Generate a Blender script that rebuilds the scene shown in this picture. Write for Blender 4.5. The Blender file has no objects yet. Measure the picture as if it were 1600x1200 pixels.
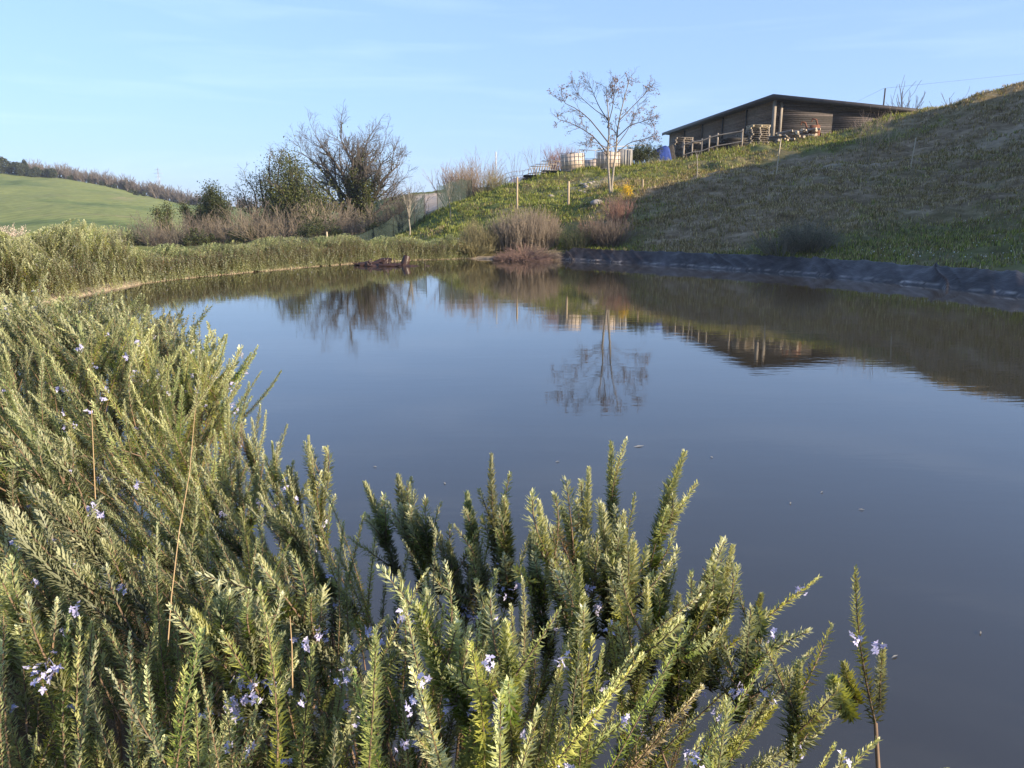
import bpy, math, random
import numpy as np
from math import radians as R
from mathutils import Vector

# ------------------------------------------------------------------ camera, sky, sun, exposure
S = bpy.context.scene
COL = S.collection
F_PX = 1150.0; PITCH = math.atan(260 / F_PX); CAM_Z = 1.7
cam_d = bpy.data.cameras.new('camera'); cam = bpy.data.objects.new('camera', cam_d); COL.objects.link(cam)
cam_d.sensor_fit = 'HORIZONTAL'; cam_d.sensor_width = 36; cam_d.lens = F_PX / 1600 * 36
cam_d.clip_start = 0.05; cam_d.clip_end = 20000
cam.location = (0, 0, CAM_Z); cam.rotation_euler = (math.pi / 2 - PITCH, 0, 0)
S.camera = cam

SUN_AZ, SUN_EL = R(118), R(17)          # azimuth clockwise from +Y (into the picture), elevation
w = bpy.data.worlds.new('World'); S.world = w; w.use_nodes = True
nt = w.node_tree; nt.nodes.clear()
wo = nt.nodes.new('ShaderNodeOutputWorld'); bg = nt.nodes.new('ShaderNodeBackground')
sky = nt.nodes.new('ShaderNodeTexSky'); sky.sky_type = 'NISHITA'; sky.sun_disc = False
sky.sun_elevation = SUN_EL; sky.sun_rotation = SUN_AZ
sky.air_density = 1.0; sky.dust_density = 0.35; sky.ozone_density = 2.2; sky.altitude = 100
# thin streaks of cirrus, laid out in the sky's own directions
tc = nt.nodes.new('ShaderNodeTexCoord'); mp = nt.nodes.new('ShaderNodeMapping')
mp.inputs['Scale'].default_value = (2.2, 2.2, 22); mp.inputs['Rotation'].default_value = (0, R(5), 0)
no = nt.nodes.new('ShaderNodeTexNoise'); no.inputs['Scale'].default_value = 1.6; no.inputs['Detail'].default_value = 7
no.inputs['Distortion'].default_value = 0.5
rp = nt.nodes.new('ShaderNodeValToRGB'); rp.color_ramp.elements[0].position = 0.5; rp.color_ramp.elements[1].position = 0.8
mu = nt.nodes.new('ShaderNodeMath'); mu.operation = 'MULTIPLY'; mu.inputs[1].default_value = 0.06
mxs = nt.nodes.new('ShaderNodeMix'); mxs.data_type = 'RGBA'
mxs.inputs[7].default_value = (8.0, 8.6, 9.4, 1)
tn = nt.nodes.new('ShaderNodeMix'); tn.data_type = 'RGBA'; tn.blend_type = 'MULTIPLY'; tn.inputs[0].default_value = 1
tn.inputs[7].default_value = (.88, .96, 1.13, 1)
ev = nt.nodes.new('ShaderNodeMix'); ev.data_type = 'RGBA'; ev.inputs[0].default_value = .6     # bright even spring haze in the sky
ev.inputs[7].default_value = (1.54, 2.32, 3.95, 1)
L = nt.links.new
sz = nt.nodes.new('ShaderNodeSeparateXYZ'); ml = nt.nodes.new('ShaderNodeMapRange')
ml.inputs[1].default_value = 0.03; ml.inputs[2].default_value = 0.55; ml.inputs[3].default_value = 0.78; ml.inputs[4].default_value = 0.35
L(tc.outputs['Generated'], sz.inputs[0]); L(sz.outputs['Z'], ml.inputs[0]); L(ml.outputs[0], ev.inputs[0])
L(tc.outputs['Generated'], mp.inputs[0]); L(mp.outputs[0], no.inputs['Vector']); L(no.outputs['Fac'], rp.inputs[0])
L(rp.outputs[0], mu.inputs[0]); L(mu.outputs[0], mxs.inputs[0]); L(sky.outputs[0], tn.inputs[6]); L(tn.outputs[2], ev.inputs[6]); L(ev.outputs[2], mxs.inputs[6])
L(mxs.outputs[2], bg.inputs[0]); bg.inputs[1].default_value = 0.115
L(bg.outputs[0], wo.inputs[0])
sd = bpy.data.lights.new('sun', 'SUN'); so = bpy.data.objects.new('sun', sd); COL.objects.link(so)
sd.energy = 5.0; sd.angle = R(0.5); sd.color = (1.0, 0.83, 0.60)
sun_dir = Vector((math.sin(SUN_AZ) * math.cos(SUN_EL), math.cos(SUN_AZ) * math.cos(SUN_EL), math.sin(SUN_EL)))
so.rotation_euler = (-sun_dir).to_track_quat('-Z', 'Y').to_euler()
S.view_settings.view_transform = 'Standard'; S.view_settings.look = 'None'
S.view_settings.gamma = 1; S.view_settings.exposure = 1.25

# ------------------------------------------------------------------ pixel -> place helpers
cp, sp_ = math.cos(PITCH), math.sin(PITCH)
def slope(py):                       # dz/dy of the ray through picture row py
    return math.tan(math.atan((600 - py) / F_PX) - PITCH)
def uu(px, py):                      # dx/dy of the ray
    v = (py - 600) / F_PX
    return (px - 800) / F_PX / (cp - v * sp_)
def W(px, py, y): return np.array([uu(px, py) * y, y, CAM_Z + slope(py) * y])
def on_water(px, py):
    y = -CAM_Z / slope(py); return (uu(px, py) * y, y)

# ------------------------------------------------------------------ noise
def _hash(i, j, s):
    h = (i * 374761393 + j * 668265263 + s * 1442695041) & 0xFFFFFFFF
    h = ((h ^ (h >> 13)) * 1274126177) & 0xFFFFFFFF
    return ((h ^ (h >> 16)) & 0xFFFF) / 65535.0
def vnoise(x, y, s=0):
    x = np.asarray(x, float); y = np.asarray(y, float)
    i = np.floor(x).astype(np.int64); j = np.floor(y).astype(np.int64)
    fx = x - i; fy = y - j; fx = fx * fx * (3 - 2 * fx); fy = fy * fy * (3 - 2 * fy)
    a = _hash(i, j, s); b = _hash(i + 1, j, s); c = _hash(i, j + 1, s); d = _hash(i + 1, j + 1, s)
    return (a * (1 - fx) + b * fx) * (1 - fy) + (c * (1 - fx) + d * fx) * fy - 0.5
def sstep(a, b, x):
    t = np.clip((x - a) / (b - a), 0, 1); return t * t * (3 - 2 * t)

# ------------------------------------------------------------------ the pond outline (water plane z = 0)
SH_LEFT = [on_water(*p) for p in [(60, 474), (150, 457), (230, 441), (310, 432), (400, 424), (480, 417), (560, 411), (640, 406.5), (725, 404)]]
SH_RIGHT = [on_water(*p) for p in [(800, 405), (870, 406), (1000, 413), (1100, 419), (1200, 425), (1330, 436), (1450, 448), (1600, 466)]]
SH_REST = [(12.2, 12.6), (13.0, 9), (12.4, 5), (9.5, 2), (6, .9), (3, .55), (1.1, .80), (.4, 1.12), (-.1, 1.3), (-.75, 1.95), (-1.35, 3.0), (-2.3, 4.4),
           (-4.3, 6.2), (-7.5, 8.2), (-10.2, 10.2), (-11.5, 12.6)]
POND = np.array(SH_LEFT + SH_RIGHT + SH_REST)
def pond_s(x, y):                    # signed distance to the outline, positive on land
    x = np.asarray(x, float); y = np.asarray(y, float)
    d = np.full(x.shape, 1e9); ins = np.zeros(x.shape, bool)
    n = len(POND)
    for k in range(n):
        a = POND[k]; b = POND[(k + 1) % n]; e = b - a
        t = np.clip(((x - a[0]) * e[0] + (y - a[1]) * e[1]) / (e @ e), 0, 1)
        d = np.minimum(d, np.hypot(x - a[0] - t * e[0], y - a[1] - t * e[1]))
        c = (a[1] > y) != (b[1] > y)
        with np.errstate(divide='ignore', invalid='ignore'):
            xi = e[0] * (y - a[1]) / (e[1] if e[1] != 0 else 1e-9) + a[0]
        ins ^= c & (x < xi)
    return np.where(ins, -d, d)

# ------------------------------------------------------------------ terrain: feature lines from near to far
def cz(px, lst):                     # entries (py, y) read off the picture, or ('z', z, y)
    out = []
    for e in lst:
        if e[0] == 'z': out.append((uu(px, 330), e[2], e[1]))
        else: out.append((uu(px, e[0]), e[1], CAM_Z + slope(e[0]) * e[1]))
    return out
Z = 'z'
COLS = [
 cz(-3200, [(Z, .7, 8), (Z, .8, 14), (Z, .6, 20), (Z, .5, 26), (Z, 0, 34), (Z, -1, 60), (Z, -4, 130), (Z, 22, 350), (Z, 10, 750)]),
 cz(-400, [(Z, .6, 12), (Z, .7, 20), (Z, .6, 26), (Z, .5, 32), (Z, 0, 44), (Z, -1.5, 65), (Z, -4, 130), (275, 350), (Z, 10, 750)]),
 cz(0,   [(Z, .45, 17), (Z, .5, 22), (Z, .4, 27), (Z, .3, 32), (Z, 0, 44), (Z, -1.5, 65), (Z, -4, 130), (272, 350), (Z, 8, 750)]),
 cz(100, [(Z, .40, 19), (Z, .45, 23), (Z, .4, 28), (Z, .3, 33), (Z, 0, 44), (Z, -1.5, 65), (Z, -4, 130), (277, 350), (Z, 8, 750)]),
 cz(200, [(Z, .38, 21), (Z, .4, 25), (Z, .4, 29), (Z, .3, 34), (Z, 0, 44), (Z, -1.5, 65), (Z, -4, 130), (297, 350), (Z, 6, 750)]),
 cz(290, [(Z, .36, 23), (Z, .4, 26), (Z, .4, 30), (Z, .3, 35), (Z, 0, 44), (Z, -1.2, 65), (Z, -4, 130), (317, 350), (Z, 6, 750)]),
 cz(400, [(Z, .35, 26), (Z, .4, 28), (Z, .4, 32), (Z, .3, 36), (Z, 0, 44), (Z, -1, 65), (Z, -3, 130), (322, 350), (Z, 4, 750)]),
 cz(500, [(Z, .32, 29), (Z, .4, 31), (Z, .4, 34), (Z, .3, 38), (Z, .1, 44), (Z, -.5, 65), (Z, -1, 120), (325, 350), (Z, 4, 750)]),
 cz(600, [(Z, .35, 31), (Z, .4, 33), (Z, .45, 36), (Z, .5, 39), (Z, .4, 44), (Z, 0, 65), (310, 120), (322, 350), (Z, 0, 750)]),
 cz(640, [(391, 31.7), (386, 34), (375, 37), (370, 40), (364, 44), (Z, .9, 65), (302, 120), (320, 350), (Z, 0, 750)]),
 cz(690, [(390, 32), (380, 34.5), (360, 38), (350, 41), (331, 46), (Z, 2.2, 65), (298, 120), (315, 350), (Z, 0, 750)]),
 cz(740, [(390, 32), (376, 35), (346, 39), (336, 42), (309, 48), (Z, 2.8, 62), (292, 120), (310, 350), (Z, 0, 750)]),
 cz(800, [(390, 32), (376, 35), (330, 39), (320, 42), (289, 50), (Z, 4.2, 62), (Z, 6, 120), (Z, 6, 350), (Z, 0, 750)]),
 cz(880, [(389, 31.2), (376, 34), (321, 38.5), (317, 41), (272, 51), (Z, 4.9, 62), (Z, 7, 120), (Z, 7, 350), (Z, 0, 750)]),
 cz(950, [(390, 29.4), (374, 32.5), (306, 38.5), (303, 41), (264, 51), (Z, 5.3, 62), (Z, 7.5, 120), (Z, 7, 350), (Z, 0, 750)]),
 cz(1050, [(392, 26.7), (371, 31), (288, 38.5), (285, 41.5), (255, 51), (Z, 6.0, 65), (Z, 8.5, 120), (Z, 7, 350), (Z, 0, 750)]),
 cz(1200, [(398, 24.0), (365, 29), (271, 39), (267, 42), (228, 51), (Z, 7.75, 65), (Z, 9, 120), (Z, 7, 350), (Z, 0, 750)]),
 cz(1300, [(405, 22.2), (362, 28), (266, 38.5), (262, 41.5), (213, 50), (Z, 8.2, 65), (Z, 9, 120), (Z, 7, 350), (Z, 0, 750)]),
 cz(1450, [(411, 19.6), (361, 26), (257, 38), (252, 41), (168, 49), (Z, 9.3, 65), (Z, 9.5, 120), (Z, 7, 350), (Z, 0, 750)]),
 cz(1530, [(416, 18.2), (363, 25), (246, 38), (240, 40), (149, 47), (Z, 10.2, 65), (Z, 10, 120), (Z, 7, 350), (Z, 0, 750)]),
 cz(1600, [(420, 17.2), (366, 24), (236, 37), (228, 39), (131, 46), (Z, 10.8, 65), (Z, 10, 120), (Z, 7, 350), (Z, 0, 750)]),
 cz(1700, [(427, 15.5), (375, 22), (225, 35), (217, 37), (112, 45), (Z, 11, 65), (Z, 10, 120), (Z, 7, 350), (Z, 0, 750)]),
 cz(2000, [(Z, .5, 12), (Z, .9, 14.5), (Z, 8.5, 23.5), (Z, 10.5, 28), (Z, 12.8, 40), (Z, 14, 62), (Z, 10, 120), (Z, 7, 350), (Z, 0, 750)]),  # unseen rise right of the view, shaped to cast shade on the slope
 cz(2600, [(Z, .5, 8), (Z, .7, 11), (Z, 8.5, 18.5), (Z, 12.5, 24), (Z, 16.5, 34), (Z, 17, 60), (Z, 8, 120), (Z, 6, 350), (Z, 0, 750)]),  # also out of view, raised for the same shadow
 cz(4200, [(Z, .5, 5), (Z, .5, 6), (Z, .8, 10), (Z, .9, 12), (Z, 1.5, 20), (Z, 3, 50), (Z, 4, 120), (Z, 3, 350), (Z, 0, 750)]),
]
FE = []
for k in range(9):
    a = np.array(sorted([c[k] for c in COLS])); FE.append(a)
def h_far(x, y):
    yy = np.maximum(y, 3.0); u = np.clip(x / yy, -3.1, 3.1)
    Y = [np.interp(u, a[:, 0], a[:, 1]) for a in FE]; ZZ = [np.interp(u, a[:, 0], a[:, 2]) for a in FE]
    z = np.array(ZZ[0], copy=True)
    for k in range(8):
        t = np.clip((yy - Y[k]) / (Y[k + 1] - Y[k]), 0, 1)
        z = np.where(yy > Y[k], ZZ[k] * (1 - t) + ZZ[k + 1] * t, z)
    return z
def hgt(x, y, bumps=True):
    x = np.asarray(x, float); y = np.asarray(y, float)
    d = np.hypot(x, y); q = np.clip(d * .012, .05, 3)
    z = (2 * h_far(x, y) + h_far(x + q, y) + h_far(x - q, y) + h_far(x, y + q) + h_far(x, y - q)) / 6
    s = pond_s(x, y)
    if bumps:
        k = sstep(1.5, 6, s) * sstep(8, 22, d) * (1 + .6 * sstep(1000, 1200, 800 + x / np.maximum(y, 1) * 1190))
        z = z + k * (.30 * vnoise(x * .45, y * .45, 1) + .20 * vnoise(x * 1.1, y * 1.1, 2) + .12 * vnoise(x * 2.6, y * 2.6, 3))
        z = z + sstep(90, 250, d) * (2.5 * vnoise(x * .02, y * .02, 5) + 1.0 * vnoise(x * .06, y * .06, 6))
    bank = -.04 + .40 * sstep(0, 1.3, s) + .03 * vnoise(x * 2, y * 2, 4)
    back = sstep(4, -2, y) * .25 * sstep(1, 6, s)
    z = bank * (1 - sstep(.8, 4.5, s)) + z * sstep(.8, 4.5, s)
    near = sstep(9, 4, d) * sstep(7, 3, y)
    z = z * (1 - near) + (bank + back) * near
    return np.where(s < 0, np.maximum(-1.3, s * 1.1 - .04), z)
def gz(x, y): return float(hgt(np.array([x]), np.array([y]))[0])
def at(px, py, y, dz=0.0):           # a point standing on the ground at depth y, seen in picture column px
    x = uu(px, py) * y; return np.array([x, y, gz(x, y) + dz])

# ------------------------------------------------------------------ materials
def ramp(n, fac, stops):
    r = n.nodes.new('ShaderNodeValToRGB'); e = r.color_ramp.elements
    e[0].position, e[0].color = stops[0][0], (*stops[0][1], 1); e[1].position, e[1].color = stops[-1][0], (*stops[-1][1], 1)
    for p, c in stops[1:-1]:
        q = e.new(p); q.color = (*c, 1)
    n.links.new(fac, r.inputs[0]); return r.outputs[0]
def noise(n, scale, detail=5, vec=None, rough=.55, dist=0):
    t = n.nodes.new('ShaderNodeTexNoise'); t.inputs['Scale'].default_value = scale; t.inputs['Detail'].default_value = detail
    t.inputs['Roughness'].default_value = rough; t.inputs['Distortion'].default_value = dist
    if vec is not None: n.links.new(vec, t.inputs['Vector'])
    return t.outputs['Fac']
def mixc(n, fac, a, b, mode='MIX'):
    m = n.nodes.new('ShaderNodeMix'); m.data_type = 'RGBA'; m.blend_type = mode
    for v, i in ((fac, 0), (a, 6), (b, 7)):
        if hasattr(v, 'is_linked') or hasattr(v, 'links'): n.links.new(v, m.inputs[i])
        elif i == 0: m.inputs[0].default_value = v
        else: m.inputs[i].default_value = (*v, 1)
    return m.outputs[2]
def newmat(name):
    m = bpy.data.materials.new(name); m.use_nodes = True; n = m.node_tree
    return m, n, n.nodes['Principled BSDF'], n.nodes['Material Output']
def coords(n, scale=(1, 1, 1), rot=(0, 0, 0)):
    t = n.nodes.new('ShaderNodeTexCoord'); m = n.nodes.new('ShaderNodeMapping')
    m.inputs['Scale'].default_value = scale; m.inputs['Rotation'].default_value = rot
    n.links.new(t.outputs['Object'], m.inputs[0]); return m.outputs[0]
def simple(name, a, b=None, scale=6, rough=.8, metal=0, bump=.0, vs=(1, 1, 1)):
    m, n, p, o = newmat(name); b = b or tuple(c * .7 for c in a)
    f = noise(n, scale, 6, coords(n, vs)); n.links.new(ramp(n, f, [(.3, a), (.7, b)]), p.inputs['Base Color'])
    p.inputs['Roughness'].default_value = rough; p.inputs['Metallic'].default_value = metal
    if bump:
        bb = n.nodes.new('ShaderNodeBump'); bb.inputs['Strength'].default_value = bump; bb.inputs['Distance'].default_value = .03
        n.links.new(f, bb.inputs['Height']); n.links.new(bb.outputs[0], p.inputs['Normal'])
    return m
def leafmat(name, trans=.3, rough=.55, under=None, tint=(1.25, 1.2, .45)):
    m, n, p, o = newmat(name)
    a = n.nodes.new('ShaderNodeAttribute'); a.attribute_name = 'Col'
    c = a.outputs['Color']
    if under:
        g = n.nodes.new('ShaderNodeNewGeometry'); c = mixc(n, g.outputs['Backfacing'], c, mixc(n, .55, c, under))
    n.links.new(c, p.inputs['Base Color']); p.inputs['Roughness'].default_value = rough
    p.inputs['Specular IOR Level'].default_value = .35
    if trans:
        t = n.nodes.new('ShaderNodeBsdfTranslucent'); n.links.new(mixc(n, 1.0, a.outputs['Color'], tint, 'MULTIPLY'), t.inputs[0])
        x = n.nodes.new('ShaderNodeMixShader'); x.inputs[0].default_value = trans
        n.links.new(p.outputs[0], x.inputs[1]); n.links.new(t.outputs[0], x.inputs[2]); n.links.new(x.outputs[0], o.inputs[0])
    return m
def colmat(name, rough=.85, scale=20, amt=.4):
    m, n, p, o = newmat(name); a = n.nodes.new('ShaderNodeAttribute'); a.attribute_name = 'Col'
    f = noise(n, scale, 5, coords(n)); g = ramp(n, f, [(.3, (1 - amt,) * 3), (.7, (1.0,) * 3)])
    n.links.new(mixc(n, 1.0, a.outputs['Color'], g, 'MULTIPLY'), p.inputs['Base Color']); p.inputs['Roughness'].default_value = rough
    return m
M = dict(
    needle=leafmat('rosemary_leaf', .36, .5, (.30, .31, .24)),
    leaf=leafmat('leaf', .3), grass=leafmat('grass_blade', .35), dry=leafmat('dry_stem', .15, .8, tint=(1, .95, .8)),
    petal=leafmat('petal', .3, .6, tint=(1, 1, 1)),
    bark=simple('bark', (.11, .09, .075), (.05, .042, .035), 12, .9, bump=.5, vs=(1, 1, .2)),
    pale_bark=simple('pale_bark', (.30, .27, .22), (.16, .14, .12), 14, .9, bump=.3),
    twig=simple('twig', (.12, .105, .095), (.07, .06, .055), 9, .9),
    stem=simple('woody_stem', (.20, .13, .08), (.11, .075, .05), 30, .9),
    post=simple('post_wood', (.42, .33, .22), (.26, .20, .14), 9, .85, bump=.4, vs=(1, 1, .15)),
    greywood=simple('weathered_wood', (.30, .26, .22), (.17, .145, .125), 6, .9, bump=.3, vs=(1, 1, .3)),
    palewood=simple('pale_wood', (.52, .45, .33), (.34, .28, .20), 5, .85),
    rust=simple('rusty_steel', (.22, .085, .045), (.10, .045, .03), 12, .85, .2),
    steel=simple('galvanised_steel', (.42, .42, .43), (.30, .30, .31), 12, .5, .6),
    tank=simple('tank_plastic', (.58, .48, .40), (.44, .35, .28), 3, .5),
    blue=simple('blue_sheet', (.012, .05, .28), (.008, .03, .16), 3, .8, bump=.4),
    roof=simple('roof_sheet', (.055, .045, .045), (.03, .026, .028), 3, .6),
    plank=colmat('barn_plank', .85, 5, .45),
    logs=colmat('log_wood', .9, 15, .3),
    dark=simple('dark_junk', (.05, .045, .04), (.025, .022, .02), 5, .9),
    panel=simple('grey_panel', (.30, .29, .28), (.22, .21, .20), 3, .7),
    wet=simple('wet_driftwood', (.055, .026, .02), (.02, .011, .01), 8, .45, bump=.7),
    earth=simple('edge_earth', (.36, .29, .21), (.22, .175, .13), 5, .9, bump=.5),
    rock=simple('rock', (.34, .31, .29), (.20, .18, .17), 5, .9, bump=.5),
)

# ------------------------------------------------------------------ mesh building
def tag(o, label=None, cat=None, group=None, kind=None):
    if label: o['label'] = label
    if cat: o['category'] = cat
    if group: o['group'] = group
    if kind: o['kind'] = kind
    return o
def thing(name, loc, label, cat, group=None):
    o = bpy.data.objects.new(name, None); COL.objects.link(o); o.location = [float(v) for v in loc]
    o.empty_display_size = .1
    return tag(o, label, cat, group)
def mk(name, parts, m, parent=None, origin=None, smooth=False):
    """parts: list of (verts (n,3), faces (k,3|4), colours (n,3) or None), one mesh object"""
    parts = [p for p in parts if len(p[0])]
    V = np.concatenate([p[0] for p in parts]).astype(np.float32)
    off = 0; idx = []; st = []; pos = 0; cols = []
    for p in parts:
        f = np.asarray(p[1]) + off; off += len(p[0]); k = f.shape[1]
        idx.append(f.ravel()); st.append(pos + np.arange(len(f)) * k); pos += f.size
        c = p[2] if len(p) > 2 and p[2] is not None else None
        cols.append(np.broadcast_to(np.asarray(c, float) if c is not None else np.array([.5, .5, .5]), (len(p[0]), 3)))
    if origin is None: origin = parent.location if parent is not None else (0, 0, 0)
    V = V - np.array(origin, np.float32)
    idx = np.concatenate(idx).astype(np.int32); st = np.concatenate(st).astype(np.int32)
    me = bpy.data.meshes.new(name); me.vertices.add(len(V)); me.vertices.foreach_set('co', V.ravel())
    me.loops.add(len(idx)); me.loops.foreach_set('vertex_index', idx)
    me.polygons.add(len(st)); me.polygons.foreach_set('loop_start', st)
    me.update(calc_edges=True)
    c4 = np.ones((len(V), 4), np.float32); c4[:, :3] = np.concatenate(cols)
    a = me.color_attributes.new('Col', 'FLOAT_COLOR', 'POINT'); a.data.foreach_set('color', c4.ravel())
    if smooth: me.polygons.foreach_set('use_smooth', np.ones(len(st), bool))
    me.materials.append(m)
    o = bpy.data.objects.new(name, me); COL.objects.link(o)
    if parent is not None: o.parent = parent
    else: o.location = [float(v) for v in origin]
    return o
def nrm(v): return v / np.maximum(np.linalg.norm(v, axis=-1, keepdims=True), 1e-9)
def tubes(P, Rr, sides=4, col=None):
    P = np.asarray(P, float); Rr = np.asarray(Rr, float); m, n = P.shape[:2]
    T = np.empty_like(P); T[:, 1:-1] = P[:, 2:] - P[:, :-2]; T[:, 0] = P[:, 1] - P[:, 0]; T[:, -1] = P[:, -1] - P[:, -2]
    T = nrm(T); ref = np.array([.31, .82, .17]); A = nrm(np.cross(T, ref)); B = np.cross(T, A)
    ang = np.arange(sides) * 2 * np.pi / sides
    V = P[:, :, None] + Rr[:, :, None, None] * (np.cos(ang)[None, None, :, None] * A[:, :, None] + np.sin(ang)[None, None, :, None] * B[:, :, None])
    base = (np.arange(m) * n * sides)[:, None, None] + (np.arange(n - 1) * sides)[None, :, None]
    j = np.arange(sides)[None, None]; j2 = (j + 1) % sides
    Fq = np.stack([base + j, base + j2, base + sides + j2, base + sides + j], -1).reshape(-1, 4)
    c = None
    if col is not None:
        c = np.broadcast_to(np.asarray(col, float).reshape((-1, 1, 3)), (m, n * sides, 3)).reshape(-1, 3)
    if sides >= 4:   # close the ends
        e0 = (np.arange(m) * n * sides)[:, None] + np.arange(4)[None, ::-1] * (sides // 4)
        e1 = e0[:, ::-1] + (n - 1) * sides
        if sides == 4: Fq = np.concatenate([Fq, e0, e1])
    return (V.reshape(-1, 3), Fq, c)
def path(pts, r0, r1=None, sides=6, col=None):
    pts = np.array(pts, float)[None]; n = pts.shape[1]
    return tubes(pts, np.linspace(r0, r0 if r1 is None else r1, n)[None], sides, col)
def box(c, s, col=None, ax=None):
    """box with centre c, full size s, axes ax (rows) """
    c = np.array(c, float); s = np.array(s, float) / 2
    g = np.array([[i, j, k] for k in (-1, 1) for j in (-1, 1) for i in (-1, 1)], float) * s
    if ax is not None: g = g @ np.array(ax, float)
    F_ = np.array([[0, 2, 3, 1], [4, 5, 7, 6], [0, 1, 5, 4], [2, 6, 7, 3], [1, 3, 7, 5], [0, 4, 6, 2]])
    return (g + c, F_, col)
def rotz(a): return np.array([[math.cos(a), math.sin(a), 0], [-math.sin(a), math.cos(a), 0], [0, 0, 1]])
def along(Pp, t):
    m, n = Pp.shape[:2]; f = np.clip(t, 0, .9999) * (n - 1); i = f.astype(int); f = (f - i)[:, None]; r = np.arange(m)
    return Pp[r, i] * (1 - f) + Pp[r, i + 1] * f, nrm(Pp[r, i + 1] - Pp[r, i])
def kids(g, Pp, Rp, n, ln, ang=.8, up=.12, wob=.15, N=5, t0=.3, t1=1., rf=.55, rt=.3, flat=0, taper=.45):
    m = len(Pp); P2 = np.repeat(Pp, n, 0); R2 = np.repeat(Rp, n, 0); t = g.uniform(t0, t1, m * n)
    pos, tan = along(P2, t); r = np.arange(m * n); rad = R2[r, np.clip((t * (Pp.shape[1] - 1)).astype(int), 0, Pp.shape[1] - 1)] * rf
    q = g.normal(size=(m * n, 3)); q -= (q * tan).sum(-1, keepdims=True) * tan; q = nrm(q)
    a = (ang * g.uniform(.65, 1.3, m * n))[:, None]; d = np.cos(a) * tan + np.sin(a) * q
    Ls = ln * (1 - taper * t) * g.uniform(.6, 1.25, m * n)
    out = np.empty((m * n, N, 3)); out[:, 0] = pos
    for k in range(1, N):
        d = nrm(d + np.array([0, 0, up]) + wob * g.normal(size=d.shape)); out[:, k] = out[:, k - 1] + d * (Ls / (N - 1))[:, None]
    return out, rad[:, None] * np.linspace(1, rt, N)[None]
def leaves(g, P_, size, cols, jit=.0, aspect=.6, droop=0.):
    """one bent leaf per point"""
    n = len(P_); P_ = P_ + g.normal(size=(n, 3)) * jit
    d = nrm(g.normal(size=(n, 3)) - np.array([0, 0, droop])); q = nrm(np.cross(d, g.normal(size=(n, 3))))
    s = size * g.uniform(.6, 1.3, n)[:, None]
    V = np.stack([P_, P_ + d * s * .5 + q * s * aspect * .5, P_ + d * s + np.cross(d, q) * s * .15, P_ + d * s * .5 - q * s * aspect * .5], 1)
    cols = np.asarray(cols); c = cols[g.integers(0, len(cols), n)] * g.uniform(.75, 1.25, (n, 1))
    return (V.reshape(-1, 3), np.arange(4 * n).reshape(-1, 4), np.repeat(c, 4, 0))
def blades(g, B, H, w, lean, cols, N=3):
    """thin curved blades / stems standing on the points B"""
    n = len(B); H = np.broadcast_to(H, n); a = g.uniform(0, 2 * np.pi, n); ld = np.stack([np.cos(a), np.sin(a), 0 * a], -1)
    lean = lean if np.ndim(lean) == 2 else ld * (np.broadcast_to(lean, n) * g.uniform(.3, 1.3, n))[:, None]
    s = np.cross(nrm(lean + 1e-6), np.array([0, 0, 1.])) * w * .5
    mid = B + np.array([0, 0, 1.]) * (H * .55)[:, None] + lean * (H * .35)[:, None]
    tip = B + np.array([0, 0, 1.]) * H[:, None] + lean * (H * 1.0)[:, None]
    V = np.stack([B - s, B + s, mid + s * .8, tip, mid - s * .8], 1)
    i = np.arange(n)[:, None] * 5
    cols = np.asarray(cols); c = cols[g.integers(0, len(cols), n)] * g.uniform(.7, 1.3, (n, 1))
    c5 = np.repeat(c[:, None], 5, 1) * np.array([.8, .8, 1, 1.1, 1])[None, :, None]
    V = V.reshape(-1, 3); c5 = c5.reshape(-1, 3)
    return [(V, i + np.array([0, 1, 2, 4]), c5), (V[:0], np.zeros((0, 3), int), None)] if False else [(V, np.concatenate([i + np.array([0, 1, 2, 4])]), c5), (V.reshape(-1, 5, 3)[:, [4, 2, 3]].reshape(-1, 3), np.arange(3 * n).reshape(-1, 3), c5.reshape(-1, 5, 3)[:, [4, 2, 3]].reshape(-1, 3))]

# ------------------------------------------------------------------ ground
az = np.radians(np.concatenate([np.arange(-180, -46, 3.), np.arange(-46, 48, .2), np.arange(48, 180, 3.)]))
rr = np.concatenate([.25 * 1.0115 ** np.arange(0, 700), [900, 1200, 1500]]); rr = np.sort(rr[rr < 1600])
AA, RR = np.meshgrid(az, rr); X = RR * np.sin(AA); Yg = RR * np.cos(AA); Zg = hgt(X, Yg)
Zg = Zg * sstep(1500, 750, RR) - 8 * sstep(700, 1500, RR)
V = np.stack([X, Yg, Zg], -1).reshape(-1, 3); na = len(az); nr = len(rr)
i, j = np.meshgrid(np.arange(nr - 1), np.arange(na), indexing='ij'); j2 = (j + 1) % na
Fq = np.stack([i * na + j, (i + 1) * na + j, (i + 1) * na + j2, i * na + j2], -1).reshape(-1, 4)
V = np.concatenate([V, [[0, 0, gz(0, 0)]]]); cen = len(V) - 1
x_, y_ = V[:, 0], V[:, 1]; u_ = x_ / np.maximum(y_, 1); ppx = 800 + u_ * F_PX
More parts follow.
